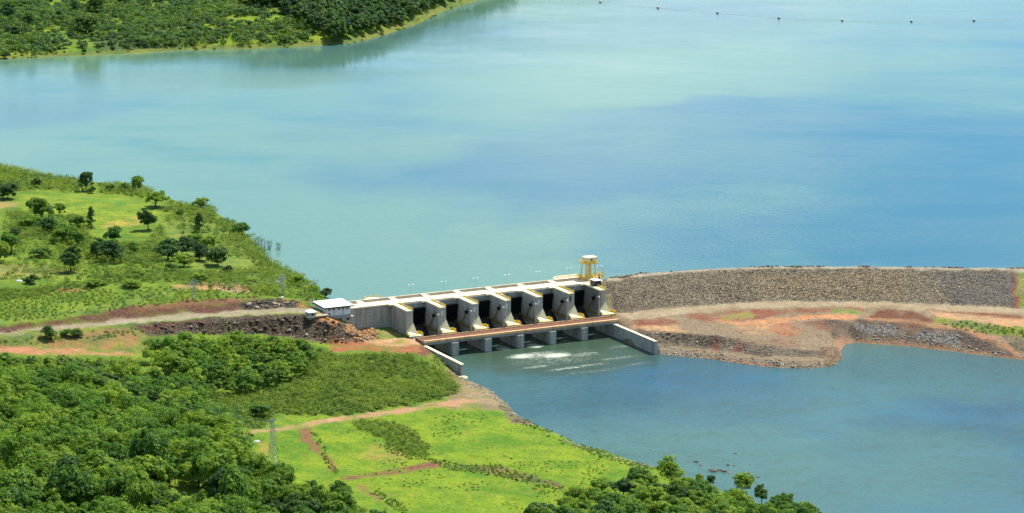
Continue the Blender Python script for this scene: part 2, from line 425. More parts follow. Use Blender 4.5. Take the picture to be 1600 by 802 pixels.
pts = []
for L in LN:
    for a, b in zip(L[:-1], L[1:]):
        d = np.linalg.norm((b - a)[:2]); k = max(1, int(d / (5 if d < 250 else 40)))
        for i in range(k): pts.append(a + (b - a) * i / k)
    pts.append(L[-1])
pts = np.array(pts)
_, ui = np.unique(np.round(pts[:, :2], 0), axis=0, return_index=True)
pts = pts[ui]
vo, eo, fo, ov, oe, of = delaunay_2d_cdt([Vector(p[:2]) for p in pts], [], [], 0, 1e-4)
zz = np.array([pts[o[0]][2] if o else 0 for o in ov]); vv = np.array([(v.x, v.y) for v in vo])
def axis(a, b, lo, hi, step):
    mid = list(np.arange(a, b, step)); l = []; r = []; x = a; d = step
    while x > lo: d *= 1.25; x -= d; l.append(x)
    x = mid[-1]; d = step
    while x < hi: d *= 1.25; x += d; r.append(x)
    return np.array(l[::-1] + mid + r)
GX = axis(-400, 370, -1450, 1450, 1.4); GY = axis(1160, 2180, 560, 2900, 1.7)
Z = np.full((len(GX), len(GY)), -5.0)
for f in fo:
    p = vv[list(f)]; zf = zz[list(f)]
    i0, i1 = np.searchsorted(GX, p[:, 0].min()), np.searchsorted(GX, p[:, 0].max(), 'right')
    j0, j1 = np.searchsorted(GY, p[:, 1].min()), np.searchsorted(GY, p[:, 1].max(), 'right')
    if i1 <= i0 or j1 <= j0: continue
    X, Y = np.meshgrid(GX[i0:i1], GY[j0:j1], indexing='ij')
    d = (p[1, 1] - p[2, 1]) * (p[0, 0] - p[2, 0]) + (p[2, 0] - p[1, 0]) * (p[0, 1] - p[2, 1])
    if abs(d) < 1e-9: continue
    w0 = ((p[1, 1] - p[2, 1]) * (X - p[2, 0]) + (p[2, 0] - p[1, 0]) * (Y - p[2, 1])) / d
    w1 = ((p[2, 1] - p[0, 1]) * (X - p[2, 0]) + (p[0, 0] - p[2, 0]) * (Y - p[2, 1])) / d
    w2 = 1 - w0 - w1; e = -1e-6
    m = (w0 >= e) & (w1 >= e) & (w2 >= e)
    Z[i0:i1, j0:j1][m] = (w0 * zf[0] + w1 * zf[1] + w2 * zf[2])[m]
XX, YY = np.meshgrid(GX, GY, indexing='ij')
Zs = Z.copy()
for _ in range(2):
    Zs[1:-1, 1:-1] = (Zs[1:-1, 1:-1] * 2 + Zs[:-2, 1:-1] + Zs[2:, 1:-1] + Zs[1:-1, :-2] + Zs[1:-1, 2:]) / 6
Z = Zs
PX, PY = pr(XX, YY, Z)

# zones: where each kind of ground lies (outlined in the photo, warped a little so the borders are ragged)
wx = PX + fbm(XX, YY, 9, 21, 4) * 9; wy = PY + fbm(XX, YY, 9, 31, 4) * 4
COL = np.zeros(Z.shape + (3,)); ROCK = np.zeros(Z.shape); VEG = np.zeros(Z.shape)
def setz(mask, c, rock, veg, al=None):
    if al is None: COL[mask] = c; ROCK[mask] = rock; VEG[mask] = veg; return
    a_ = al[mask]; COL[mask] = COL[mask] * (1 - a_[:, None]) + np.array(c) * a_[:, None]
    ROCK[mask] = ROCK[mask] * (1 - a_) + rock * a_; VEG[mask] = VEG[mask] * (1 - a_) + veg * a_
GRB, GRS, OLV = (.132, .208, .015), (.110, .175, .020), (.14, .15, .045)
RED, DRD, TAN_, GRV, RKG, ORG = (.26, .105, .05), (.125, .060, .038), (.34, .25, .155), (.28, .24, .165), (.19, .175, .145), (.50, .20, .075)
setz(np.ones(Z.shape, bool), GRS, 0, 1)
ZONES = [
 ([(-500, 200), (560, 200), (560, 520), (-500, 560)], GRS, 0, 1),
 ([(60, 300), (230, 292), (250, 340), (200, 350), (160, 375), (100, 340), (30, 330), (30, 310)], (.155, .215, .022), 0, 1),
 ([(110, 306), (222, 318), (222, 322), (110, 310)], (.10, .20, .03), 0, 1),
 ([(-50, 312), (30, 314), (28, 325), (-50, 328)], (.26, .20, .07), 0, .6),
 ([(150, 348), (215, 338), (225, 350), (170, 360)], (.27, .22, .05), 0, .7),
 ([(310, 325), (400, 390), (425, 415), (400, 440), (300, 420), (250, 350), (270, 320)], (.150, .195, .035), 0, .8),
 ([(20, 385), (180, 380), (200, 440), (60, 440), (-50, 420)], (.145, .215, .025), 0, .9),
 ([(-50, 410), (80, 416), (140, 425), (60, 434), (-50, 432)], (.18, .18, .05), 0, .6),
 ([(270, 446), (330, 440), (390, 446), (400, 456), (330, 452), (280, 452)], (.40, .21, .10), 0, .1),
 ([(330, 446), (400, 452), (395, 458), (350, 456)], (.36, .24, .14), 0, .1),
 ([(90, 452), (125, 452), (125, 456), (90, 456)], (.36, .18, .09), 0, .2),
 ([(-500, 520), (0, 510), (100, 499), (160, 488), (200, 479), (300, 472), (400, 468), (480, 468), (500, 484), (400, 489), (200, 502), (0, 530), (-500, 545)], DRD, .6, .1),
 ([(210, 478), (300, 468), (400, 464), (410, 469), (300, 478), (220, 487)], (.19, .095, .05), .5, .1),
 ([(375, 478), (400, 470), (440, 469), (470, 474), (455, 482), (380, 484)], (.05, .048, .046), 1, 0),
 ([(435, 468), (450, 468), (478, 478), (470, 480)], ORG, .2, 0),
 ([(-500, 530), (0, 519), (100, 509), (200, 498), (300, 489), (400, 484), (480, 480), (500, 480), (500, 489), (400, 491.5), (300, 497.5), (200, 505.5), (100, 517), (0, 527.5), (-500, 545)], GRV, 0, 0),
 ([(200, 508), (300, 499), (400, 493), (490, 491), (530, 505), (580, 520), (580, 536), (500, 536), (450, 528), (400, 522), (320, 522), (230, 526)], (.115, .082, .056), 1, .05),
 ([(190, 512), (260, 503), (330, 499), (300, 507), (230, 520)], DRD, .7, .1),
 ([(480, 492), (515, 492), (540, 505), (520, 506), (495, 498)], ORG, .2, 0),
 ([(-300, 534), (210, 510), (235, 522), (225, 552), (120, 548), (-300, 552)], (.15, .17, .035), 0, .9),
 ([(60, 526), (200, 512), (230, 528), (200, 545), (100, 545), (40, 534)], (.22, .135, .055), .2, .5),
 ([(-300, 545), (0, 540), (110, 546), (215, 552), (215, 558), (110, 555), (0, 551), (-300, 556)], (.37, .175, .095), .1, 0),
 ([(510, 533), (590, 531), (660, 538), (670, 548), (640, 552), (560, 548), (520, 552)], RED, .2, 0),
 ([(560, 534), (615, 530), (655, 527), (672, 536), (620, 541)], (.42, .25, .135), .1, 0),
 ([(585, 508), (614, 506), (640, 524), (600, 530), (570, 524)], (.20, .19, .06), .1, .6),
 ([(540, 507), (560, 503), (590, 520), (590, 532), (560, 532), (545, 520)], (.44, .235, .10), .8, 0),
 ([(655, 540), (672, 540), (724, 575), (722, 600), (700, 596), (680, 566), (655, 552)], (.17, .075, .045), .6, .2),
 ([(672, 552), (690, 560), (705, 578), (690, 582), (668, 566)], (.15, .19, .03), .1, .8),
 ([(715, 588), (735, 592), (760, 606), (790, 628), (780, 640), (700, 640), (700, 600)], (.20, .155, .085), .4, .3),
 ([(340, 650), (430, 652), (560, 650), (640, 640), (800, 640), (850, 665), (1050, 735), (1100, 760), (1000, 900), (600, 900), (380, 740)], GRB, 0, 1),
 ([(355, 678), (480, 661), (540, 651), (640, 636), (690, 628), (735, 624), (770, 628), (720, 634), (640, 644), (560, 655), (480, 667), (362, 684)], (.36, .205, .12), .1, 0),
 ([(715, 594), (735, 594), (795, 628), (785, 637), (745, 628), (720, 610)], (.25, .19, .11), .4, .2),
 ([(466, 667), (484, 667), (492, 690), (520, 720), (528, 738), (518, 738), (498, 708), (470, 692)], (.18, .085, .045), .2, .2),
 ([(530, 747), (560, 742), (640, 727), (695, 722), (690, 730), (640, 739), (570, 747), (535, 752)], (.17, .075, .045), .3, .1),
 ([(560, 755), (600, 780), (592, 786), (558, 764)], (.20, .10, .05), .2, .3),
 ([(710, 722), (780, 730), (880, 756), (880, 764), (770, 742), (700, 728)], (.125, .095, .045), .2, .5),
 ([(600, 688), (640, 715), (620, 725), (560, 715), (575, 700)], (.20, .19, .04), .1, .7),
 ([(405, 688), (420, 690), (425, 720), (400, 705)], (.25, .21, .04), .1, .7),
 ([(780, 632), (800, 640), (832, 655), (835, 664), (800, 660), (785, 648)], (.17, .13, .08), .9, .1),
 # right bank
 ([(930, 400), (2500, 400), (2500, 800), (1650, 640), (1320, 640), (1000, 640), (960, 520)], (.205, .155, .098), .3, 0),
 ([(930, 430), (1000, 428), (1100, 421), (1200, 416), (1400, 417), (1600, 420), (2500, 440), (2500, 540), (1600, 484), (1450, 475), (1300, 471), (1180, 473), (1090, 479), (965, 492)], (.20, .165, .115), 1, 0),
 ([(1180, 430), (1420, 425), (1420, 468), (1180, 465)], (.245, .19, .115), 1, 0),
 ([(1460, 425), (1590, 425), (1590, 480), (1480, 474)], (.135, .12, .105), 1, 0),
 ([(1576, 424), (1584, 424), (1592, 482), (1584, 482)], (.17, .055, .035), .3, 0),
 ([(1583, 424), (2500, 440), (2500, 540), (1591, 482)], (.185, .215, .035), 0, 1),
 ([(930, 425), (1000, 423), (1100, 416), (1200, 411), (1400, 412), (1600, 414), (2500, 434), (2500, 452), (1600, 423.5), (1400, 421), (1200, 420), (1100, 424.5), (1010, 432), (950, 441)], (.27, .235, .17), .2, 0),
 ([(930, 425), (1000, 420), (1100, 414), (1200, 409), (1400, 410), (1600, 412), (2500, 434), (2500, 442), (1600, 417.6), (1400, 415.5), (1200, 414.6), (1100, 419.2), (1000, 426.4), (940, 433)], (.10, .09, .075), 1, 0),
 ([(965, 490), (1090, 478), (1180, 472), (1300, 470), (1450, 474), (1600, 483), (2500, 540), (2500, 555), (1600, 494), (1450, 484), (1350, 480), (1250, 479), (1150, 484), (1060, 492), (985, 501)], (.28, .225, .14), .1, 0),
 ([(1068, 492), (1150, 486), (1200, 484), (1260, 482), (1345, 480), (1350, 486), (1240, 490), (1160, 502), (1100, 502)], (.20, .075, .045), .4, .1),
 ([(1115, 492), (1170, 487), (1180, 497), (1130, 500)], (.22, .20, .055), .1, .5),
 ([(1100, 499), (1160, 501), (1260, 492), (1340, 492), (1340, 498), (1260, 500), (1200, 508), (1150, 508)], (.42, .20, .095), .1, 0),
 ([(1300, 483), (1340, 483), (1345, 491), (1305, 492)], (.17, .24, .03), 0, .9),
 ([(1370, 484), (1440, 488), (1462, 503), (1440, 506), (1360, 496)], (.15, .062, .038), .5, .1),
 ([(1450, 483), (1600, 492), (1600, 500), (1460, 487)], (.16, .068, .04), .3, 0),
 ([(1455, 486), (1620, 500), (1620, 516), (1560, 510), (1470, 498)], (.40, .235, .125), .1, 0),
 ([(1455, 497), (1480, 498), (1610, 515), (1620, 530), (1560, 524), (1500, 514), (1460, 508)], (.12, .18, .025), .1, 1),
 ([(1560, 524), (1620, 530), (1620, 560), (1585, 545)], (.13, .12, .07), .8, .4),
 ([(980, 502), (1030, 496), (1060, 503), (1050, 510), (1000, 512)], (.22, .085, .05), .5, 0),
 ([(985, 508), (1060, 510), (1075, 518), (1010, 517)], (.42, .25, .12), .2, 0),
 ([(1140, 512), (1190, 505), (1230, 510), (1250, 520), (1200, 524), (1160, 520)], (.36, .20, .10), .1, 0),
 ([(1205, 505), (1245, 505), (1255, 520), (1225, 528), (1200, 518)], (.26, .115, .06), .2, .1),
 ([(1255, 504), (1300, 500), (1320, 510), (1300, 520), (1270, 515)], (.16, .08, .05), .4, .1),
 ([(1200, 532), (1240, 530), (1250, 540), (1215, 543)], (.20, .105, .065), .3, 0),
 ([(990, 515), (1060, 519), (1150, 528), (1190, 540), (1260, 548), (1310, 548), (1310, 560), (1190, 556), (1100, 546), (1030, 540), (1000, 528)], (.125, .098, .072), .8, .05),
 ([(1110, 530), (1126, 530), (1120, 548), (1110, 548)], (.13, .05, .035), .5, 0),
 ([(1148, 532), (1166, 534), (1158, 550), (1142, 550)], (.13, .05, .035), .5, 0),
 ([(1030, 548), (1110, 556), (1180, 563), (1260, 572), (1318, 560), (1325, 580), (1200, 585), (1030, 560)], (.26, .225, .165), 1, 0),
 ([(1140, 560), (1200, 568), (1200, 576), (1140, 570)], (.30, .125, .07), .5, 0),
 ([(1285, 540), (1315, 545), (1322, 575), (1290, 575)], (.22, .15, .085), 1, 0),
 ([(1290, 502), (1350, 499), (1430, 505), (1500, 516), (1555, 532), (1600, 560), (1600, 566), (1320, 540), (1300, 530)], (.105, .078, .06), .7, .1),
 ([(1330, 507), (1420, 510), (1410, 524), (1340, 520)], (.21, .19, .165), .8, 0),
 ([(1430, 516), (1500, 524), (1495, 540), (1430, 532)], (.20, .185, .165), .8, 0),
 ([(1400, 502), (1440, 506), (1440, 520), (1400, 518)], (.13, .055, .04), .3, 0),
 ([(1325, 529), (1400, 531), (1500, 543), (1600, 560), (1600, 568), (1316, 546)], (.19, .11, .065), .3, 0),
 ([(1350, 495), (1430, 500), (1510, 512), (1560, 528), (1600, 556), (1600, 562), (1550, 536), (1500, 518), (1430, 506), (1350, 500)], (.30, .16, .085), .2, .1),
 ([(1302, 528), (1330, 528), (1330, 540), (1316, 552), (1306, 545)], (.28, .15, .09), .2, 0),
]
NB = fbm(XX, YY, 7, 141, 4)
for zi, (poly, c, rk, vg) in enumerate(ZONES):
    road = c in (GRV, GRB, GRS) or c[0] > .40 and c[1] < .21 and False
    al_ = np.clip(.80 + NB * (0.25 if road else 1.0), .1, 1) if zi > 0 else None
    if c == (.205, .155, .098): al_ = None
    if rk >= .99: al_ = np.clip(.95 + NB * .3, .5, 1)
    setz(inpoly(wx, wy, poly), c, rk, vg, al_)
# narrow wet band at both shores
wet = (Z > -1) & (Z < .7) & (PX > 700); COL[wet] = COL[wet] * .4 + np.array((.30, .19, .10)) * .6 * .8; VEG[wet] = 0
def blur(a):
    a = a.copy(); a[1:-1, 1:-1] = (a[1:-1, 1:-1] * 2 + a[:-2, 1:-1] + a[2:, 1:-1] + a[1:-1, :-2] + a[1:-1, 2:]) / 6; return a
COL = blur(COL); ROCK = blur(ROCK); VEG = blur(VEG)
Zr = Z + ROCK * fbm(XX, YY, 5, 41, 3) * 1.1 + VEG * fbm(XX, YY, 8, 51, 3) * .7 + fbm(XX, YY, 40, 61, 2) * .5 * VEG
Zr += VEG * (fbm(XX, YY, 3.2, 171, 3) * .5 + np.maximum(fbm(XX, YY, 14, 181, 3), 0) * .8)
Zr += np.where(ROCK > .55, np.abs(fbm(XX, YY, 7, 71, 3)) * 1.0, 0)
near_w = np.clip((Z - .2) / 1.5, 0, 1) * np.clip(np.abs(Z - RES_Z) / 1.2 + (Z < RES_Z - 2), 0, 1)
Z = Z * (1 - near_w) + Zr * near_w

# grass cover varies: colour attribute tells the ground what it is, the shader adds the fine grain
g = G('ground_surface')
ca = g.n('ShaderNodeAttribute'); ca.attribute_name = 'col'
ra = g.n('ShaderNodeAttribute'); ra.attribute_name = 'rock'
va = g.n('ShaderNodeAttribute'); va.attribute_name = 'veg'
base = ca.outputs['Color']
n1 = g.noise(.055, 6, .62); n2 = g.noise(.35, 5, .65); n3 = g.noise(1.3, 3, .6)
# vegetation: patches of drier / darker growth
veg = g.mix(g.ramp(n1, [(.38, 0.0), (.62, 1.0)]), g.mix(1.0, base, (.62, .78, .80), 'MULTIPLY'), g.mix(1.0, base, (1.28, 1.10, .95), 'MULTIPLY'))
veg = g.mix(g.math('MULTIPLY', g.ramp(n2, [(.50, 0.0), (.72, 1.0)]), .55), veg, g.mix(1.0, base, (.42, .55, .9), 'MULTIPLY'))
veg = g.mix(g.math('MULTIPLY', g.ramp(g.noise(.16, 5, .7), [(.56, 0.0), (.72, 1.0)]), .6), veg, (.22, .155, .045))
veg = g.mix(.75, veg, g.ramp(g.noise(.75, 5, .75), [(.3, .22), (.7, .72)]), 'OVERLAY')
veg = g.mix(g.math('MULTIPLY', g.ramp(g.noise(.09, 6, .75, stretch=(1, .5, 1)), [(.52, 0.0), (.68, 1.0)]), .45), veg, g.mix(1.0, base, (.45, .72, .8), 'MULTIPLY'))
dirt = g.mix(.6, base, g.ramp(n2, [(.25, .22), (.75, .72)]), 'OVERLAY')
dirt = g.mix(g.math('MULTIPLY', g.ramp(n1, [(.45, 0.0), (.65, 1.0)]), .35), dirt, g.mix(1.0, base, (.80, .68, .55), 'MULTIPLY'))
dirt = g.mix(g.math('MULTIPLY', g.ramp(g.noise(.12, 6, .8, stretch=(.5, 1.6, 1)), [(.5, 0.0), (.7, 1.0)]), .4), dirt, g.mix(1.0, base, (.62, .55, .5), 'MULTIPLY'))
dirt = g.mix(.45, dirt, g.ramp(n3, [(.3, .25), (.7, .7)]), 'OVERLAY')
vor = g.n('ShaderNodeTexVoronoi'); vor.inputs['Scale'].default_value = 1.25; g.l(g.pos(), vor.inputs['Vector'])
sv_ = g.n('ShaderNodeSeparateColor'); g.l(vor.outputs['Color'], sv_.inputs[0])
rockc = g.mix(.85, base, g.ramp(sv_.outputs[0], [(0, .12), (.6, .5), (1, .92)]), 'OVERLAY')
rockc = g.mix(g.math('MULTIPLY', g.ramp(vor.outputs['Distance'], [(.35, 0.0), (.75, 1.0)]), .7), rockc, (.03, .026, .022))
c = g.mix(g.ramp(ra.outputs['Fac'], [(.35, 0.0), (.75, 1.0)]), dirt, rockc)
c = g.mix(g.ramp(g.math('ADD', va.outputs['Fac'], g.math('MULTIPLY', g.math('SUBTRACT', n2, .5), .9)), [(.35, 0.0), (.6, 1.0)]), c, veg)
hb = g.math('ADD', g.math('MULTIPLY', n2, 1.2), g.math('MULTIPLY', n3, .5))
hb = g.math('SUBTRACT', hb, g.math('MULTIPLY', g.math('MULTIPLY', vor.outputs['Distance'], ra.outputs['Fac']), 1.2))
M['ground'] = g.out(c, .95, g.bump(hb, .8, 1.0), spec=.1)

def grid_object(name, keep, Zg, mat):
    idx = np.full(Zg.shape, -1, int)
    k = keep[:-1, :-1] | keep[1:, :-1] | keep[:-1, 1:] | keep[1:, 1:]
    use = np.zeros(Zg.shape, bool); use[:-1, :-1] |= k; use[1:, :-1] |= k; use[:-1, 1:] |= k; use[1:, 1:] |= k
    idx[use] = np.arange(use.sum())
    V = np.stack([XX[use], YY[use], Zg[use]], 1)
    ii, jj = np.nonzero(k)
    Fc = np.stack([idx[ii, jj], idx[ii + 1, jj], idx[ii + 1, jj + 1], idx[ii, jj + 1]], 1)
    c4 = np.concatenate([COL[use], np.ones((use.sum(), 1))], 1)
    me = fastmesh(name, V, Fc, mat, {'col': ('POINT', c4), 'rock': ('POINT', ROCK[use]), 'veg': ('POINT', VEG[use])}, smooth=True)
    o = bpy.data.objects.new(name, me); link(o); return o
gnd = grid_object('ground', np.ones(Z.shape, bool), Z, M['ground']); tag(gnd, kind='structure')

def tz(x, y):
    x = np.asarray(x, float); y = np.asarray(y, float)
    i = np.clip(np.searchsorted(GX, x) - 1, 0, len(GX) - 2); j = np.clip(np.searchsorted(GY, y) - 1, 0, len(GY) - 2)
    fx = np.clip((x - GX[i]) / (GX[i + 1] - GX[i]), 0, 1); fy = np.clip((y - GY[j]) / (GY[j + 1] - GY[j]), 0, 1)
    return (Z[i, j] * (1 - fx) + Z[i + 1, j] * fx) * (1 - fy) + (Z[i, j + 1] * (1 - fx) + Z[i + 1, j + 1] * fx) * fy
def on_ground(px, py):
    """where the line of sight of that spot in the photo meets the ground"""
    for k in range(14):
        for z in np.arange(45, RES_Z + .1 if py < 470 and px < 520 else .1, -.25):
            q = P(px, py + k, z)
            if tz(q[0], q[1]) >= z: return q
    return P(px, py, 0)

# ------------------------------------------------------------------ far shore
FS = [(-600, 118), (-100, 100), (0, 92), (100, 88), (200, 84), (300, 78), (420, 76), (505, 71), (545, 68), (590, 58), (620, 48), (650, 38), (690, 18), (735, 3), (800, -14), (900, -30), (1000, -40)]
fsw = np.array([P(x, y, RES_Z)[:2] for x, y in FS])
def far_height(x, y):
    """land behind the shoreline polyline: distance to it, signed"""
    best = np.full(x.shape, 1e9)
    for a, b in zip(fsw[:-1], fsw[1:]):
        d = b - a; L = (d * d).sum(); t = np.clip(((x - a[0]) * d[0] + (y - a[1]) * d[1]) / L, 0, 1)
        best = np.minimum(best, np.hypot(x - a[0] - t * d[0], y - a[1] - t * d[1]))
    ysh = np.interp(x, fsw[:, 0], fsw[:, 1], left=fsw[0, 1], right=9e9)
    inside = y > ysh
    s = np.where(inside, best, -best)
    h = np.where(s > 0, 2.2 * (1 - np.exp(-s / 8)) + 9 * (1 - np.exp(-s / 90)) + s * .03, s * .15)
    h = h + 34 * np.exp(-((x + 60) / 230) ** 2) * (1 - np.exp(-np.maximum(s, 0) / 110))
    return RES_Z + h + np.where(s > 10, fbm(x, y, 60, 81, 4) * 5 * np.clip(s / 60, 0, 1), 0), s
fx_ = np.concatenate([np.arange(-3000, -620, 60.), np.arange(-620, 40, 4.), np.arange(40, 1200, 40.)])
fy_ = np.concatenate([np.arange(2350, 3400, 5.), np.arange(3400, 7000, 90.)])
XX2, YY2 = np.meshgrid(fx_, fy_, indexing='ij')
Z2, S2 = far_height(XX2, YY2)
Z2 = np.where(S2 < 0, np.maximum(Z2, RES_Z - 6), Z2)
k = (S2 > -25); keep = k[:-1, :-1] | k[1:, 1:]
px2, py2 = pr(XX2, YY2, Z2)
col2 = np.zeros(Z2.shape + (3,)); col2[:] = (.105, .175, .025)
n_ = fbm(XX2, YY2, 70, 91, 4)
col2[n_ > .15] = (.15, .215, .02); col2[n_ < -.2] = (.06, .10, .03)
col2[(S2 < 8)] = (.12, .15, .035)
idx = np.arange(Z2.size).reshape(Z2.shape); ii, jj = np.nonzero(keep)
Fc = np.stack([idx[ii, jj], idx[ii + 1, jj], idx[ii + 1, jj + 1], idx[ii, jj + 1]], 1)
V = np.stack([XX2.ravel(), YY2.ravel(), Z2.ravel()], 1)
me = fastmesh('far_hills', V, Fc, M['ground'], {'col': ('POINT', np.concatenate([col2.reshape(-1, 3), np.ones((Z2.size, 1))], 1)),
    'rock': ('POINT', np.zeros(Z2.size)), 'veg': ('POINT', np.ones(Z2.size))}, smooth=True)
tag(link(bpy.data.objects.new('far_hills', me)), kind='structure')
def tz2(x, y): return far_height(np.atleast_1d(np.asarray(x, float)), np.atleast_1d(np.asarray(y, float)))

# ------------------------------------------------------------------ water
def water(name, base_a, base_b, foam=False, wave=1.0, amp=.6, rl=.08, rh=.2, silt_sky_tint=()):
    g = G(name)
    big = g.noise(.004, 4, .5, stretch=(1, .45, 1)); mid = g.noise(.02, 5, .6, stretch=(.6, 1, 1))
    f = g.math('ADD', big, g.math('MULTIPLY', g.math('SUBTRACT', g.noise(.0016, 3, .5), .5), .8))
    wn = g.n('ShaderNodeTexNoise'); wn.inputs['Scale'].default_value = .0045; wn.inputs['Detail'].default_value = 5; wn.inputs['Roughness'].default_value = .6; g.l(g.pos(), wn.inputs['Vector'])
    wv = g.n('ShaderNodeVectorMath'); wv.operation = 'MULTIPLY_ADD'; g.l(wn.outputs['Color'], wv.inputs[0]); wv.inputs[1].default_value = (420, 520, 0)
    wo2 = g.n('ShaderNodeVectorMath'); wo2.operation = 'SUBTRACT'; g.l(g.pos(), wo2.inputs[0]); wo2.inputs[1].default_value = (210, 260, 0); g.l(wo2.outputs[0], wv.inputs[2])
    sp = g.n('ShaderNodeSeparateXYZ'); g.l(wv.outputs[0], sp.inputs[0])
    for (x, y, rx, ry, am) in silt_sky_tint:                      # turbid reaches, plus reflected sky and cloud painted into the water colour
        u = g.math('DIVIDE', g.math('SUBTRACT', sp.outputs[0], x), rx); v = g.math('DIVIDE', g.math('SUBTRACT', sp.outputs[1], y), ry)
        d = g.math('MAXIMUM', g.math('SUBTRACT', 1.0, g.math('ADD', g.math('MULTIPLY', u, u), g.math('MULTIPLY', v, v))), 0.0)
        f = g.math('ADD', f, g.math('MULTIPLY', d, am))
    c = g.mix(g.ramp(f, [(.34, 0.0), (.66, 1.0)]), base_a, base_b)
    r = g.ramp(mid, [(.35, rl), (.7, rh)])
    h = g.math('ADD', g.noise(.32, 3, .6, stretch=(.6, 1.3, 1)), g.math('MULTIPLY', g.noise(1.3, 2, .5, stretch=(.7, 1.2, 1)), .35))
    st = g.ramp(g.noise(.006, 5, .6, stretch=(.7, 1.2, 1)), [(.38, .3 * wave), (.6, 1.15 * wave)])
    h = g.math('MULTIPLY', h, st)
    if foam:
        c, r, h = foam_nodes(g, c, r, h)
    return g.out(c, r, g.bump(h, .55, amp), spec=.5, ior=1.33)
def foam_nodes(g, c, r, h):
    o = W(62, 26, 0)
    mp = g.n('ShaderNodeMapping'); mp.vector_type = 'POINT'
    sub = g.n('ShaderNodeVectorMath'); sub.operation = 'SUBTRACT'; g.l(g.pos(), sub.inputs[0]); sub.inputs[1].default_value = tuple(o)
    mp.inputs['Rotation'].default_value = (0, 0, -ROT); g.l(sub.outputs[0], mp.inputs[0])
    v = mp.outputs[0]
    sp = g.n('ShaderNodeSeparateXYZ'); g.l(v, sp.inputs[0])
    def blob(x, y, rx, ry):
        a = g.math('DIVIDE', g.math('SUBTRACT', sp.outputs[0], x), rx); b = g.math('DIVIDE', g.math('SUBTRACT', sp.outputs[1], y), ry)
        d = g.math('ADD', g.math('MULTIPLY', a, a), g.math('MULTIPLY', b, b))
        return g.math('MAXIMUM', g.math('SUBTRACT', 1.0, d), 0.0)
    m = None
    for q in FOAM:
        b = blob(*q[:4]); b = g.math('MULTIPLY', b, q[4]); m = b if m is None else g.math('MAXIMUM', m, b)
    warp = g.n('ShaderNodeTexNoise'); warp.inputs['Scale'].default_value = .10; warp.inputs['Detail'].default_value = 4; g.l(v, warp.inputs['Vector'])
    va = g.n('ShaderNodeVectorMath'); va.operation = 'MULTIPLY_ADD'; g.l(warp.outputs['Color'], va.inputs[0]); va.inputs[1].default_value = (26, 20, 0); vs_ = g.n('ShaderNodeVectorMath'); vs_.operation = 'SUBTRACT'; g.l(v, vs_.inputs[0]); vs_.inputs[1].default_value = (13, 10, 0); g.l(vs_.outputs[0], va.inputs[2])
    fn = g.noise(.42, 8, .9, va.outputs[0], (.7, 1.3, 1))
    fo = g.ramp(g.math('ADD', fn, g.math('MULTIPLY', g.math('SUBTRACT', m, .5), .36)), [(.43, 0.0), (.80, 1.0)])
    fo = g.math('MULTIPLY', fo, g.ramp(m, [(.0, 0.0), (.2, 1.0)]))
    # deep green water near the bays, with shade and weaker reflection painted in
    nr = g.ramp(g.math('ADD', blob(-2, -14, 75, 62), g.math('MULTIPLY', g.math('SUBTRACT', warp.outputs[0], .5), .8)), [(.0, 0.0), (.6, 1.0)])
    c = g.mix(nr, c, (.040, .070, .045))
    c = g.mix(fo, c, (.74, .78, .62))
    r = g.mix(fo, r, (.7, .7, .7))
    h = g.math('ADD', g.math('MULTIPLY', h, g.math('ADD', 1.0, g.math('MULTIPLY', nr, .8))), g.math('MULTIPLY', fo, .5))
    return c, r, h
# foam patches in (along dam, upstream) metres from the point W(62, 26): x, y, rx, ry, strength
FOAM = [(-8, -17, 13, 8, .95), (-26, -10, 13, 8, .85), (-16, -12, 24, 11, .6), (-9, 11, 7, 9, .95), (-28, 13, 6, 8, .85), (13, 13, 6, 3, .5), (34, 13, 6, 3, .45),
        (-30, -36, 18, 4, .5), (-16, -47, 20, 4, .5), (0, -46, 18, 4, .45), (6, -22, 18, 9, .45), (-12, -22, 44, 26, .36), (20, -38, 26, 5, .4), (-6, -60, 30, 5, .34), (24, -56, 18, 4, .34), (36, -14, 14, 5, .36)]
M['river'] = water('river_water', (.050, .115, .095), (.022, .070, .100), foam=True, wave=1.15, amp=.9, silt_sky_tint=[(70, 1330, 90, 140, -.2), (260, 1450, 90, 70, .2)])
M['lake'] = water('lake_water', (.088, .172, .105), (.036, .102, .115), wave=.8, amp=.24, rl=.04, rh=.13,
   silt_sky_tint=[(-230, 2100, 220, 420, -.28), (-60, 1750, 180, 110, -.22), (240, 2100, 230, 380, .22), (-20, 2080, 170, 180, .16), (110, 1960, 90, 70, -.14), (60, 2550, 220, 200, -.25), (180, 1700, 260, 70, -.25), (150, 2400, 60, 90, .25)])

rv = MB(); rv.add([(-4000, -400, 0), (4000, -400, 0), (4000, 2050, 0), (-4000, 2050, 0)], [(0, 1, 2, 3)])
tag(rv.build('river_water', M['river']), kind='structure')
edge = [P(2400, 446, 25.3), P(1800, 424, 25.3), P(1600, 418.5, 25.3), P(1400, 416.5, 25.3), P(1200, 415.5, 25.3), P(1100, 420, 25.3), P(1000, 427, 25.2), P(950, 434, 25)]
edge = [e + np.array([0, 2.5, 0]) for e in edge] + [W(112, -31, RES_Z), W(-40, -31, RES_Z), P(480, 482, RES_Z), P(300, 485, RES_Z), P(100, 500, RES_Z), P(-150, 520, RES_Z)]
poly = [(float(e[0]), float(e[1]), RES_Z) for e in edge]
poly = [(9000, poly[0][1], RES_Z)] + poly + [(-1400, 1850, RES_Z), (-9000, 1850, RES_Z), (-9000, 16000, RES_Z), (9000, 16000, RES_Z)]
lk = bmesh.new(); fv = [lk.verts.new(p) for p in poly]; fc = lk.faces.new(fv); fc.normal_update()
if fc.normal.z < 0: fc.normal_flip()
bmesh.ops.triangulate(lk, faces=lk.faces[:])
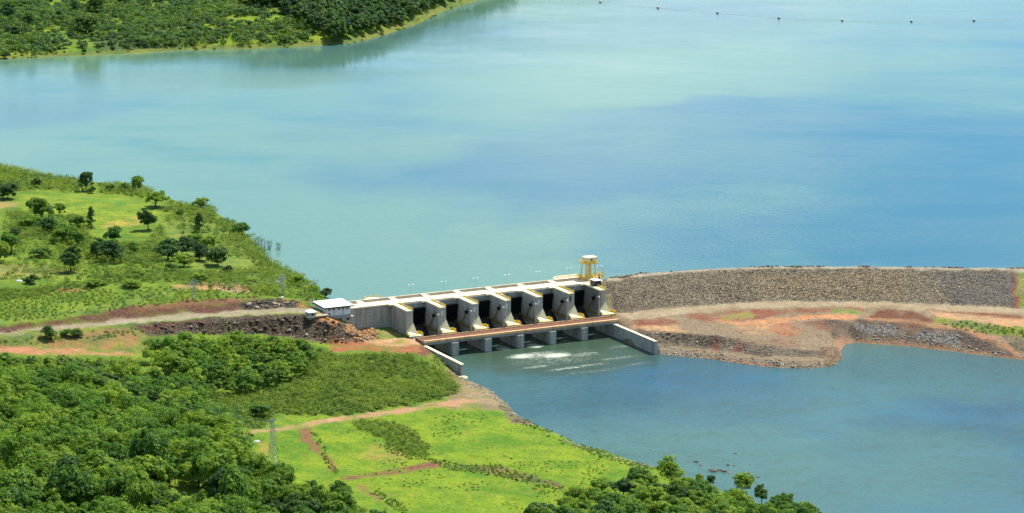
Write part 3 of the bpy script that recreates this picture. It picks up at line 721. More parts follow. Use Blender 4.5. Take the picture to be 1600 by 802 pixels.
me = bpy.data.meshes.new('reservoir_water'); lk.to_mesh(me); me.materials.append(M['lake'])
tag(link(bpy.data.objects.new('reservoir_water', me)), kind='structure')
#SPLIT_DAM

# ------------------------------------------------------------------ the spillway (local frame: x along the dam, y upstream, z up)
O0 = W(0, 0, 0)
def LW(x, y, z):        # local -> world
    q = W(x, -y, z); return q
dam = empty('spillway_dam', (O0[0], O0[1], 0), ROT, label='long grey concrete spillway dam with seven piers between the reservoir and the river', cat='dam')
DZ = 25.0
# non-overflow wall left of the piers and the body under the deck
MB().box(-46, -21.2, 22.0, 36, 4, 24.2).build('abutment_wall', M['conc'], dam)
b = MB().box(-50, 119, 21.4, 30.2, 24.25, 25.05)
b.build('deck_walkway', M['conc_pale'], dam)
b = MB().box(-50, 119, 30.25, 35.4, 23.6, 24.55); b.build('deck_road', M['road_brown'], dam)
MB().box(-50, 119, 35.45, 36.1, 23.0, 25.7).build('upstream_parapet', M['conc_pale'], dam)
for k in range(-2, 6):
    x = 6.5 + 21 * k - 2
    if x > -46: MB().box(x, x + 3.6, 29.6, 35.3, 24.58, 25.25).build('cross_slab', M['conc_pale'], dam)
m = MB()
pl = [(-27 + 12 * math.cos(t), 36 + 5.5 * math.sin(t)) for t in np.linspace(0, math.pi, 9)]
pl = [(-20, 36.15)] + [(-25.5 + 5.5 * math.cos(t), 36.15 + 5.5 * math.sin(t)) for t in np.linspace(0, math.pi, 9)][1:-1] + [(-31, 36.15)]
plat = MB().prism(pl, 17, 25.3).build('curved_platform', M['conc_pale'], dam)
r = MB()
for a, b_ in zip(pl[:-1], pl[1:]): r.rail((a[0], a[1], 25.3), (b_[0], b_[1], 25.3), 1.1, .12, 2)
r.build('railing', M['yellow'], plat)
# right hand curved wing wall in pale concrete
w = MB(); q = [(100 + 6.4 * math.cos(t), 36.2 + 6.4 * math.sin(t)) for t in np.linspace(math.pi * .5, math.pi, 8)][::-1] + [(113, 42.6)]
qi = [(100 + 5.6 * math.cos(t), 36.2 + 5.6 * math.sin(t)) for t in np.linspace(math.pi * .5, math.pi, 8)][::-1] + [(113, 41.8)]
for i in range(len(q) - 1):
    ring = [q[i], q[i + 1], qi[i + 1], qi[i]]
    w.hexa([(x, y, 19) for x, y in ring] + [(x, y, 26.0) for x, y in ring])
MB().prism([(94.4, 36.15)] + qi[1:] + [(113, 36.15)], 17, 24.9).build('curved_platform', M['conc_pale'], dam)
w.build('curved_wing_wall', M['conc_pale'], dam)
# breast beams, chute bodies and gates in the six bays
for k in range(-1, 5):
    x0 = 21 * k + 4.25; x1 = 21 * (k + 1) - .05
    MB().box(x0, x1, 20.9, 26.4, 21.2, 24.2).build('breast_beam', M['conc'], dam)
    ogee = MB(); prof = [(34, -4), (34, 10), (26, 12.2), (22, 11.5), (16, 7.5), (9, 2.5), (4, -.6), (4, -4)]
    n = len(prof)
    ogee.add([(x0, y, z) for y, z in prof] + [(x1, y, z) for y, z in prof],
             [tuple(range(n)), tuple(range(n, 2 * n))[::-1]] + [(i, i + n, (i + 1) % n + n, (i + 1) % n) for i in range(n)])
    ogee.build('ogee_crest', M['wet_shade_conc'], dam)
    gt = MB(); arc = [(2.6 + 17.5 * math.cos(t), 13.5 + 17.5 * math.sin(t)) for t in np.linspace(-.12, .47, 9)]
    for (ya, za), (yb, zb) in zip(arc[:-1], arc[1:]):
        gt.hexa([(x0 + .15, ya, za), (x1 - .15, ya, za), (x1 - .15, ya + .5, za), (x0 + .15, ya + .5, za),
                 (x0 + .15, yb, zb), (x1 - .15, yb, zb), (x1 - .15, yb + .5, zb), (x0 + .15, yb + .5, zb)])
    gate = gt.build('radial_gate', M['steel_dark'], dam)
    rb = MB()
    for j in range(1, 8): rb.box(x0 + .3, x1 - .3, arc[j][0] - .6, arc[j][0] - .1, arc[j][1] - .15, arc[j][1] + .15)
    for j in range(7):
        xx = x0 + 1.2 + j * (x1 - x0 - 2.4) / 6
        rb.tube((xx, arc[0][0] - .4, arc[0][1]), (xx, arc[8][0] - .4, arc[8][1]), .15, n=4)
    rb.build('gate_ribs', M['steel_dark'], gate)
    for xx in (x0 + 1.0, x0 + 2.6):
        am = MB()
        for j in (1, 4, 7): am.tube((xx, 2.5, 13.2), (xx, arc[j][0] - .4, arc[j][1]), .42, n=6)
        am.build('gate_arm', M['steel_dark'], gate)
    wk = MB().box(x1 - 1.5, x1 - .1, 3, 23.5, 10.4, 10.6)
    wk.rail((x1 - 1.5, 3, 10.6), (x1 - 1.5, 23.5, 10.6), 1.2, .13, 2.5)
    wk.box(x1 - 1.56, x1 - 1.46, 3, 23.5, 10.6, 11.0)
    wk.build('bay_walkway', M['yellow_shaded'], dam)
    cyl = MB().tube((x1 - .8, 6.2, 18.9), (x1 - .9, 12, 11.6), .34, n=8).build('hoist_cylinder', M['yellow_shaded'], dam)
    MB().box(x1 - 1.5, x1 - .02, 5.2, 6.9, 18.3, 20.0).build('clevis', M['steel_dark'], cyl)
    if k in (0, 2, 3): MB().box(x0, x0 + 4.6, 18.6, 20.1, 23.1, 24.0).build('bracket_beam', M['white_wall'], dam)
pa = MB(); pts_ = [(25.4 + 6.3 * math.cos(t) + 21, 19.5, 19 + 4.2 * math.sin(t)) for t in np.linspace(.1, math.pi * .5, 7)]
pa.path([(46.5 + 5 * math.cos(t), 14, 18.5 + 4.6 * math.sin(t)) for t in np.linspace(-.6, 1.4, 8)], .32, 6)
pa.build('bent_pipe', M['white_wall'], dam)
# piers
for k in range(-1, 6):
    x0 = 21 * k; x1 = x0 + 4.2
    m = MB()
    prof = [(-.0, 25 - .45), (21.4, 25 - .45), (21.4, 24.2), (34, 24.2), (34, -4), (-17.4, -4), (-17.4, 7.5), (-.0, 7.5)]
    n = len(prof)
    if k in (-1, 5): prof[5] = (-17.2, -4); prof[6] = (-17.2, 7.5)
    m.add([(x0, y, z) for y, z in prof] + [(x1, y, z) for y, z in prof],
          [tuple(range(n)), tuple(range(n, 2 * n))[::-1]] + [(i, i + n, (i + 1) % n + n, (i + 1) % n) for i in range(n)])
    p = m.build('pier', M['conc'], dam)
    MB().box(x0 - .12, x1 + .12, -.12, 21.38, 24.56, 25.0).build('pier_slab', M['conc_pale'], p)
    r = MB().rail((x1 - .05, .1, 25), (x1 - .05, 21, 25), 1.15, .11, 2.4).rail((x0 + .1, .05, 25), (x1, .05, 25), 1.15, .09, 2.1)
    r.box(x1 - .10, x1 + .02, .1, 21, 25.0, 25.4).box(x0 - .06, x0 + .06, .1, 18, 25, 25.22)
    r.build('railing', M['yellow'], p)
    # a light patch at the landing next to the deck
    MB().box(x0 - 2.2, x0 + 3.0, 19.0, 21.37, 24.2, 25.12).build('landing', M['conc_pale'], p)
    # trunnion anchor block on the nose: sloped faces
    w = MB(); z0 = 10.9
    w.add([(x0 - .1, -.02, 13.2), (x1 + .1, -.02, 17.6), (x1 + 1.2, -3.8, z0 + .6), (x0 + .2, -4.2, z0 + .6), (x0 - .1, -.02, z0), (x1 + .1, -.02, z0), (x1 + 1.2, -3.8, z0), (x0 + .2, -4.2, z0)],
          [(0, 1, 2, 3), (4, 7, 6, 5), (0, 3, 7, 4), (3, 2, 6, 7), (2, 1, 5, 6), (1, 0, 4, 5)])
    w.build('anchor_block', M['cream'], p)
    if k > -1:
        lg = MB().box(x0 - .6, x1 + 4.6, -5.0, -.3, 9.9, 10.85).build('ledge', M['conc'], p)
    else:
        lg = MB().box(x0 + .4, x1 + 3.8, -5.0, -.3, 9.9, 10.85).build('ledge', M['conc'], p)
    MB().box(x0 - .3, x1 + 4.4, -4.95, -.4, 10.87, 10.95).build('ledge_top', M['cream'], lg)
    MB().box(x1 + 1.9, x1 + 4.2, -.7, -.5, 10.95, 12.6).box(x1 + 4.2, x1 + 4.4, -4.4, -.5, 10.95, 12.4).box(x1 + 1.7, x1 + 1.9, -2.2, -.5, 10.95, 12.5).build('railing_panel', M['yellow'], lg)
    MB().box(x0 - .5, x0 - .35, -4.0, -.4, 10.95, 12.4).box(x0 - .5, x0 + .6, -4.15, -4.0, 10.95, 11.7).build('railing_panel', M['yellow'], lg)
    if -1 < k < 5: MB().box(x0 + 1.1, x0 + 2.0, -.14, -.02, 20.2, 23.0).build('access_door', M['white_wall'] if k != 4 else M['black'], p)
    if k == 5: MB().box(x0 + .6, x0 + .9, -.12, -.02, 14, 23.5).build('pipe', M['red'], p)
    if k > -1:
        MB().box(x0 - .3, x0 - .02, 5.0, 5.9, 20.6, 21.6).build('junction_box', M['black'], p)

# ------------------------------------------------------------------ the service bridge in front of the piers
br = empty('service_bridge', LW(47, -10, 0), ROT, label='low concrete bridge with dusty red deck running along the foot of the dam', cat='bridge')
def loc(mb, root_x, root_y):   # shift local dam coordinates to the bridge root
    mb.v = [(x - root_x, y - root_y, z) for x, y, z in mb.v]; return mb
X0, X1 = -17.2, 109.6
loc(MB().box(X0, X1, -14.6, -6.0, 9.0, 9.5), 47, -10).build('deck', M['road_red'], br)
loc(MB().box(X0, X1, -16.2, -14.65, 8.95, 10.2), 47, -10).build('parapet', M['tan'], br)
loc(MB().box(X0, X1, -5.95, -5.45, 8.95, 10.2), 47, -10).build('parapet', M['tan'], br)
gd = MB()
for y in (-15.9, -12.6, -9.3, -6.6): gd.box(X0, X1, y, y + .7, 7.6, 8.95)
x = X0 + 1.5
while x < X1: gd.box(x, x + .35, -16.05, -15.92, 7.7, 8.9); x += 3.5
loc(gd, 47, -10).build('girders', M['conc_rust'], br)
kb = MB()
for i in range(24):
    x = X0 + 3 + i * 5.2; kb.box(x, x + .5, -14.62, -14.2, 9.52, 9.95)
loc(kb, 47, -10).build('kerb_blocks', M['yellow'], br)['kind'] = 'stuff'
for k in range(0, 6):
    x = 21 * k + 6 + random.uniform(-1, 1)
    loc(MB().box(x, x + 1.6, -5.4, -4.9, 9.6, 11.0).rail((x - 2, -5.2, 9.7), (x + 3, -5.2, 9.7), 1.2, .1, 2.5), 47, -10).build('gate_panel', M['yellow'], br)

# training walls
def wall_thing(x0, x1, ya, yb, z0, z1, label, foot=False):
    cx_ = (x0 + x1) / 2; t = empty('training_wall', LW(cx_, (ya + yb) / 2, 0), ROT, label=label, cat='retaining wall', group='concrete walls guiding the river below the dam')
    rx, ry = cx_, (ya + yb) / 2
    loc(MB().box(x0, x1, ya, yb, z0, z1 - .3), rx, ry).build('wall', M['conc'], t)
    loc(MB().box(x0 - .15, x1 + .15, ya - .15, yb, z1 - .29, z1), rx, ry).build('coping', M['conc_pale'], t)
    if foot:
        f = MB(); f.add([(x0 + .2, ya - .02, -3), (x1 + 4, ya - .02, -3), (x1 + 4, ya + 8, -3), (x0 + .2, ya + 8, -3), (x0 + .2, ya - .02, z1 - .6), (x1 + .02, ya - .02, z1 - .6), (x1 + .02, ya + 8, z1 - .6), (x0 + .2, ya + 8, z1 - .6)], [(3, 2, 1, 0), (4, 5, 6, 7), (0, 1, 5, 4), (1, 2, 6, 5), (2, 3, 7, 6), (3, 0, 4, 7)])
        f.v = [(x, y - .05, z) for x, y, z in f.v]
        loc(f, rx, ry).build('buttress', M['conc'], t)
wall_thing(-18.0, -16.3, -66.5, -17.3, -4, 7.8, 'straight concrete river wall on the shrub-covered left bank below the bridge')
wall_thing(105.6, 107.2, -66.0, -17.3, -4, 7.8, 'straight concrete river wall on the stony right bank with a flared end', True)
# low walls by the grassy platform left of the first pier
t = tag(MB().box(-16, 0, -.6, .6, 0, 2.0).build('low_wall', M['conc_pale']), label='low pale concrete wall lying beside the heap of orange rubble', cat='low wall')
q = on_ground(583, 511); t.location = (q[0], q[1], q[2] - .6); t.rotation_euler = (0, 0, ROT); t.scale = (.95, 1, 1)
t = tag(MB().box(-6.5, 0, -.5, .5, 0, 2.4).build('low_wall', M['conc_pale']), label='short cream wall block at the back of the grassy patch beside the first pier', cat='low wall')
q = on_ground(604, 511); t.location = (q[0] + 1, q[1], q[2] - .5); t.rotation_euler = (0, 0, ROT)
t = tag(MB().box(-14, 0, -.5, .5, 0, 1.3).build('low_wall', M['conc']), label='low grey kerb wall between the grassy patch and the dirt approach of the bridge', cat='low wall')
q = on_ground(640, 526); t.location = (q[0] + 1.5, q[1], q[2] - .3); t.rotation_euler = (0, 0, ROT - .1)

# ------------------------------------------------------------------ control building and hut on the left abutment
bx0, bx1, by0, by1 = -64.2, -48.6, 16.6, 31.6
bd = empty('control_building', LW(-57, 24, 0), ROT, label='white control building with flat white roof at the left end of the dam', cat='building')
def L2(mb): return loc(mb, -57, 24)
bw = L2(MB().box(bx0, bx1, by0, by1, 22.9, 27.6)).build('upper_wall', M['white_wall'], bd)
L2(MB().box(bx0 - .1, bx1 + .1, by0 - .1, by1, 21.2, 22.88)).build('plinth', M['grey_wall'], bd)
L2(MB().box(bx0 + 6, bx1 + 2.5, by0 + .5, by1, 8, 21.18)).build('lower_wall', M['conc'], bd)
L2(MB().hexa([(bx0 - 1.3, by0 - 1.5, 27.62), (bx1 + 1.4, by0 - 1.5, 27.62), (bx1 + 1.4, by1 + 1, 28.0), (bx0 - 1.3, by1 + 1, 28.0),
              (bx0 - 1.3, by0 - 1.5, 28.25), (bx1 + 1.4, by0 - 1.5, 28.25), (bx1 + 1.4, by1 + 1, 28.7), (bx0 - 1.3, by1 + 1, 28.7)])).build('roof', M['white'], bd)
L2(MB().box(bx0 - 1.32, bx1 + 1.42, by0 - 1.56, by0 - 1.42, 27.4, 28.2).box(bx0 - 1.4, bx0 - 1.3, by0 - 1.5, by1 + 1, 27.4, 28.1)).build('fascia', M['black'], bd)
for xx in (bx0 + .8, bx0 + 3.6, bx0 + 6.7, bx0 + 9.4, bx0 + 12.0):
    wd = L2(MB().box(xx + .8, xx + 2.2, by0 - .1, by0 - .02, 26.0, 26.8)).build('window', M['black'], bd)
    L2(MB().box(xx + .65, xx + 2.35, by0 - .16, by0 - .02, 25.85, 25.98)).build('sill', M['white'], wd)
L2(MB().box(bx0 + 1.2, bx0 + 2.9, by0 - .1, by0 - .02, 23.6, 24.4)).build('window', M['black'], bd)
for xx in (bx0, bx0 + 5.2, bx0 + 10.6): L2(MB().box(xx, xx + .3, by0 - .2, by0 - .02, 22.9, 27.4)).build('column', M['grey_wall'], bd)
for xx in (bx0 + 8, bx0 + 13): L2(MB().box(xx, xx + 2.3, by0 + .38, by0 + .48, 19.4, 20.5)).build('window', M['black'], bd)
L2(MB().box(bx0 - .1, bx0 - .02, by0 + 6, by0 + 7.2, 22.95, 25.2)).build('door', M['grey_wall'], bd)
sh = empty('utility_hut', LW(-74.2, 14.5, 24.6), ROT, label='small white hut with a hipped white roof beside the road end', cat='hut')
MB().box(-2.3, 2.3, -2.3, 2.3, -1.5, 2.6).build('walls', M['grey_wall'], sh)
rf = MB(); rf.add([(-2.7, -2.7, 2.62), (2.7, -2.7, 2.62), (2.7, 2.7, 2.62), (-2.7, 2.7, 2.62), (0, -.8, 4.0), (0, .8, 4.0)], [(0, 1, 4), (1, 2, 5, 4), (2, 3, 5), (3, 0, 4, 5), (3, 2, 1, 0)])
rf.build('roof', M['white'], sh)
MB().box(-.5, .5, -2.38, -2.31, -.3, 1.9).build('door', M['navy'], sh)
tag(MB().hexa([tuple(v) for v in (LW(-78, 11, 24.2), LW(-64.5, 11, 24.2), LW(-64.5, 31, 24.2), LW(-76, 31, 24.2), LW(-78, 11, 24.95), LW(-64.5, 11, 24.95), LW(-64.5, 31, 24.95), LW(-76, 31, 24.95))]).build('paved_yard', M['yard']), kind='structure')
for i, px in enumerate((485.7, 490)):
    q = P(px, 479, 25); o = MB().tube((0, 0, -1), (0, 0, 4.2), .2, .2, 8).box(-.3, .3, -.3, .3, 4.2, 4.35).build('gate_post', M['white'])
    o.location = (q[0], q[1], 25); tag(o, ['left white post behind the hut', 'right white post behind the hut, nearer the white roof'][i], 'post', 'pair of white posts by the hut')

# ------------------------------------------------------------------ gantry crane and cabin at the right end
cr_ = empty('gantry_crane', LW(113.6, 30.0, 25.05), ROT, label='yellow gantry crane with a cream machine house at the right end of the dam', cat='crane')
for a in (-3.6, 3.6):
    for b_ in (-3.2, 3.2):
        MB().tube((a, b_, .6), (a * .8, b_ * .8, 10.2), .36, .32, 6).build('leg', M['yellow'], cr_)
        MB().box(a - .9, a + .9, b_ - .4, b_ + .4, .05, .75).build('bogie', M['yellow'], cr_)
m = MB()
for a in (-3.5, 3.5): m.box(a - .25, a + .25, -5.5, 5.5, .8, 1.5)
for b_ in (-3.2, 3.2): m.box(-6.0, 6.0, b_ - .22, b_ + .22, 1.5, 2.0)
m.box(-5.5, 6.5, -5.2, -3.9, 2.05, 2.2).rail((-5.5, -5.2, 2.2), (8, -5.2, 2.2), 1.3, .12, 2).rail((6.5, -5.2, 2.2), (6.5, 4, 2.2), 1.3, .12, 2).rail((-6, -5.2, 2.2), (-6, 4, 2.2), 1.3, .12, 2)
m.tube((-3.3, -3, 2.2), (3.2, -3, 4.6), .14).tube((3.3, -3, 2.2), (-3.2, -3, 4.6), .14).tube((-3.3, 3, 2.2), (3.2, 3, 4.6), .14)
m.build('sill_frame', M['yellow'], cr_)
m = MB().box(-1.0, -.6, -1.0, 1.0, .8, 10.2).box(.6, 1.0, -1.0, 1.0, .8, 10.2)
for z in (3, 5, 7, 9): m.box(-.6, .6, -.9, -.7, z, z + .25)
m.build('ladder_tower', M['cream'], cr_)
m = MB().box(-4.6, 4.6, -3.9, 3.9, 10.2, 10.9).rail((-4.6, -3.9, 10.9), (4.6, -3.9, 10.9), 1.2, .12, 1.8).rail((-4.6, 3.9, 10.9), (-4.6, -3.9, 10.9), 1.2, .12, 1.8)
m.build('platform', M['yellow'], cr_)
m = MB().box(-2.6, 4.2, -2.9, 2.9, 10.95, 13.6).build('machine_house', M['cream'], cr_)
MB().box(-2.9, 4.4, -3.1, 3.1, 13.62, 13.95).build('roof', M['conc_pale'], m)
MB().box(-.2, 1.2, -2.97, -2.91, 11.8, 12.9).build('window', M['black'], m)
m = MB().box(5.5, 8.5, -2.0, 2, .1, .5).rail((6, -2, .5), (9.5, -2, .5), 1.2, .12, 1.6)
m.tube((9.5, -1, .2), (9.5, -1, 6.2), .24).tube((9.5, -1, 5.9), (6.6, -1, 3.2), .18).tube((9.5, -1, 3.4), (4.4, -1, 2.4), .18)
m.build('cable_mast', M['yellow'], cr_)
MB().box(4.4, 5.2, -5.0, -4.2, .1, 3.4).build('red_cabinet', M['red'], cr_)
cab = empty('switch_cabin', LW(109.4, 12.8, 24.96), ROT, label='small dark blue cabin with a white roof on the last pier', cat='cabin')
MB().box(-2.2, 2.2, -2.6, 3.0, 0.02, 3.3).build('walls', M['navy'], cab)
MB().box(-2.4, 2.4, -2.8, 3.2, 3.32, 3.6).build('roof', M['white'], cab)
MB().box(-.5, .5, -2.68, -2.61, .1, 2.2).build('door', M['black'], cab)
tag(MB().hexa([tuple(v) for v in (LW(105, -.1, 12), LW(113, 5, 12), LW(113, 24, 12), LW(105, 24, 12), LW(105, -.1, 24.95), LW(110.5, 3, 24.95), LW(111.5, 24, 24.95), LW(105, 24, 24.95))]).build('end_block', M['conc'], None), 'grey concrete block closing the dam against the rockfill, beside the dark cabin', 'abutment')

# lamps on the dam deck
def lamp(double=True, h=6.2, label='', group=''):
    t = empty('street_lamp', (0, 0, 0), 0, label=label, cat='street lamp', group=group)
    MB().tube((0, 0, 0), (0, 0, h), .09, .06, 6).build('pole', M['galv'], t)
    MB().tube((-1.2, 0, h), (1.2, 0, h), .07, n=4).build('arm', M['galv'], t)
    for s_ in ((-1, 1) if double else (1,)): MB().box(s_ * 1.2 - .55, s_ * 1.2 + .55, -.28, .28, h - .05, h + .2).build('lamp_head', M['white'], t)
    return t
def dup(root, loc_, rz=None, label=None):
    r = root.copy(); C.objects.link(r); r.location = Vector([float(c) for c in loc_])
    if rz is not None: r.rotation_euler = (0, 0, rz)
    if label: r['label'] = label
    for ch in list(root.children):
        c = ch.copy(); C.objects.link(c); c.parent = r
        for g_ in ch.children:
            d = g_.copy(); C.objects.link(d); d.parent = c
    return r
ordn = ['first', 'second', 'third', 'fourth', 'fifth', 'sixth', 'seventh']
l0 = None
for k in range(7):
    lb = f'twin-headed street lamp on the upstream edge of the dam deck, {ordn[k]} from the white building'
    if k == 6: lb = 'twin-headed street lamp on the rockfill crest just right of the yellow crane'
    q = LW(-1.5 + 21 * k, 35.8, 25.6 if k < 6 else 25.0)
    if l0 is None: l0 = lamp(True, 6.0, lb, 'street lamps along the dam deck'); l0.location = Vector([float(c) for c in q]); l0.rotation_euler = (0, 0, ROT)
    else: dup(l0, q, ROT, lb)
m0 = None
for k in range(6):
    lb = f'thin grey mast at the back edge of the low bridge, {ordn[k]} from the left'
    q = LW(-3.0 + 21 * k, -5.2, 9.4)
    if m0 is None:
        m0 = empty('bridge_mast', q, ROT, label=lb, cat='mast', group='thin masts standing along the low bridge')
        MB().tube((0, 0, 0), (0, 0, 12.6), .2, .12, 6).build('pole', M['galv'], m0)
        MB().box(-.5, .5, -.5, .5, 0, .9).build('base', M['black'], m0)
        MB().box(-.45, .45, -.3, .3, 12.5, 13.1).build('lamp_head', M['white'], m0)
    else: dup(m0, q, ROT, lb)

# ------------------------------------------------------------------ pylons and cables
def pylon(q, h, w, wt, rz, label, arms=True):
    t = empty('lattice_pylon', q, rz, label=label, cat='pylon')
    m = MB(); n = 9; cor = [(-1, -1), (1, -1), (1, 1), (-1, 1)]
    def wd(f): return w / 2 * (1 - f) ** 1.2 + wt / 2 * (1 - (1 - f) ** 1.2)
    lv = [i / n for i in range(n + 1)]
    for a, b_ in zip(lv[:-1], lv[1:]):
        for i, (cx1, cy1) in enumerate(cor):
            p1 = (cx1 * wd(a), cy1 * wd(a), a * h); p2 = (cx1 * wd(b_), cy1 * wd(b_), b_ * h)
            m.tube(p1, p2, .0042 * h, n=4)
            c2 = cor[(i + 1) % 4]
            m.tube(p1, (c2[0] * wd(b_), c2[1] * wd(b_), b_ * h), .0026 * h, n=4)
            m.tube((c2[0] * wd(a), c2[1] * wd(a), a * h), p2, .0026 * h, n=4)
    m.build('lattice', M['galv'], t)
    tips = []
    for z_, L in ((h * .98, 2.6), (h * .86, 3.2), (h * .74, 2.6)):
        a = MB(); a.tube((-L, 0, z_), (L, 0, z_), .12, n=4).tube((-L, 0, z_), (0, 0, z_ + 1), .08, n=4).tube((L, 0, z_), (0, 0, z_ + 1), .08, n=4)
        ar = a.build('cross_arm', M['galv'], t)
        for s_ in (-1, 1): MB().tube((s_ * L, 0, z_), (s_ * L, 0, z_ - 1.3), .12, .12, 5).build('insulator', M['white_wall'], ar)
        for s_ in (-1, 1): tips.append(Vector([float(c) for c in q]) + Matrix.Rotation(rz, 3, 'Z') @ Vector((s_ * L, 0, z_ - 1.3)))
    return tips
q = on_ground(427, 731); T1 = pylon(q, 24.5, 3.6, 1.1, .6, 'tall thin lattice pylon standing at the left edge of the bright grass field')
q = on_ground(-9, 549); q = np.array([q[0], q[1], q[2]]); T2 = pylon(q, 20, 4.6, 1.2, .9, 'lattice pylon cut by the left edge of the photo beside the dirt track')
q = on_ground(441.5, 462); T3 = pylon(q, 12.5, 1.5, .7, .9, 'small lattice pylon on the hill above the two pale blue cabinets')
q = on_ground(303, 469); T4 = pylon(q, 11.5, 1.6, .7, .9, 'faint small lattice pylon on the hill above the red road bank')
def cable(a, b_, sag, label, group, r=.045):
    a = Vector(a); b_ = Vector(b_); pts_ = []
    for i in range(25):
        f = i / 24; p = a.lerp(b_, f); p.z -= 4 * sag * f * (1 - f); pts_.append(p)
    m = MB().path([p - a for p in pts_], r, 4); o = m.build('power_cable', M['cable']); o.location = a
    tag(o, label, 'cable', group)
for i in (1, 3, 5): cable(T2[i], T1[i - 1], 7, 'thin power cable sagging from the left-edge pylon down to the field pylon', 'cables to the field pylon')
for i in (1, 3): cable(T2[i], T4[i - 1], 4, 'thin power cable from the left-edge pylon up to the faint hill pylon', 'cables along the hill')
for i in (1, 3): cable(T4[i], T3[i], 2.5, 'thin power cable strung between the two small hill pylons', 'cables between the hill pylons')

# small things on the left bank
def blob_rock(name, px, py, r, mat, label, cat, flat=.6, dz=0.0, q=None):
    if q is None: q = on_ground(px, py)
    bm = bmesh.new(); bmesh.ops.create_icosphere(bm, subdivisions=2, radius=1)
    for v in bm.verts:
        n_ = math.sin(v.co.x * 3 + px) * .16 + math.cos(v.co.y * 4 + py) * .14 + random.uniform(-.08, .08)
        v.co *= 1 + n_; v.co.x *= r; v.co.y *= r * .7; v.co.z *= r * flat
    me = bpy.data.meshes.new(name); bm.to_mesh(me); bm.free(); me.materials.append(mat)
    at = me.attributes.new('rnd', 'FLOAT', 'POINT'); at.data.foreach_set('value', np.full(len(me.vertices), random.uniform(.3, .7), np.float32))
    o = bpy.data.objects.new(name, me); link(o); o.location = (q[0], q[1], q[2] + dz); return tag(o, label, cat)
blob_rock('pale_boulder', 401, 691, 1.5, M['white_wall'], 'white boulder lying in the grass beside the lone thin tree', 'boulder')
blob_rock('pale_boulder', 30, 440, 1.7, M['white_wall'], 'white boulder on the hill grass near the left edge of the photo', 'boulder')
blob_rock('pale_boulder', 432, 457, 1.3, M['white_wall'], 'white boulder left of the foot of the small hill pylon', 'boulder')
blob_rock('pale_boulder', 441, 465, 1.1, M['white_wall'], 'small white boulder right below the foot of the small hill pylon', 'boulder')
blob_rock('pale_boulder', 407, 460, 1.4, M['conc_pale'], 'cream boulder in the hill grass above the dark rock outcrop', 'boulder')
for px, py, lb in ((433, 445, 'pale blue cabinet on the hill, left one of the two'), (440, 448, 'pale blue cabinet on the hill, right one beside the small pylon')):
    t = empty('utility_cabinet', on_ground(px, py), .7, label=lb, cat='cabinet', group='pale blue cabinets on the hill')
    MB().box(-1.0, 1.0, -.7, .7, -.5, 1.9).build('body', M['white_wall'], t); MB().box(-1.1, 1.1, -.8, .8, 1.92, 2.05).build('lid', M['galv'], t); MB().box(-.9, .9, -.76, -.71, .2, 1.7).build('door', M['grey_wall'], t)
blob_rock('pale_boulder', 722, 585, 2.6, M['conc_pale'], 'cream rock slab against the end of the left river wall', 'boulder', .5)

# ------------------------------------------------------------------ buoy line across the reservoir
BU = [(938, 4), (1028, 13), (1121, 21), (1217, 29), (1316, 33), (1424, 34.5), (1522, 33)]
bpos = [P(x, y, RES_Z) for x, y in BU]
wl = [P(700, -20, RES_Z), P(850, -6, RES_Z)] + bpos + [P(1620, 30.5, RES_Z), P(1720, 26, RES_Z), P(1800, 21, RES_Z)]
m = MB(); a0 = Vector([float(c) for c in wl[0]])
fl = MB()
for a, b_ in zip(wl[:-1], wl[1:]):
    va_, vb_ = Vector(a) - a0, Vector(b_) - a0
    m.tube(va_ + Vector((0, 0, .05)), vb_ + Vector((0, 0, .05)), .08, n=5)
    for i in range(1, 9):
        p = va_.lerp(vb_, i / 9); fl.tube(p + Vector((-.4, 0, .1)), p + Vector((.4, 0, .1)), .2, n=6)
bl = empty('buoy_rope', a0, 0, label='long pale rope of small floats strung between the red buoys on the reservoir', cat='rope')
m.build('rope', M['rope'], bl); fl.build('small_floats', M['rope'], bl)['kind'] = 'stuff'
b0 = None
for k, q in enumerate(bpos):
    lb = f'dark red and white buoy on the reservoir, {ordn[k]} from the left of the line'
    if b0 is None:
        b0 = empty('marker_buoy', q, 0, label=lb, cat='buoy', group='buoys strung across the reservoir')
        m = MB(); m.tube((0, 0, -.6), (0, 0, .5), 1.0, 1.35, 12).tube((0, 0, .5), (0, 0, 1.2), 1.35, 1.1, 12); m.build('float', M['red'], b0)
        MB().tube((0, 0, 1.22), (0, 0, 2.1), 1.05, .65, 12).build('cap', M['white'], b0)
    else: dup(b0, q, None, lb)
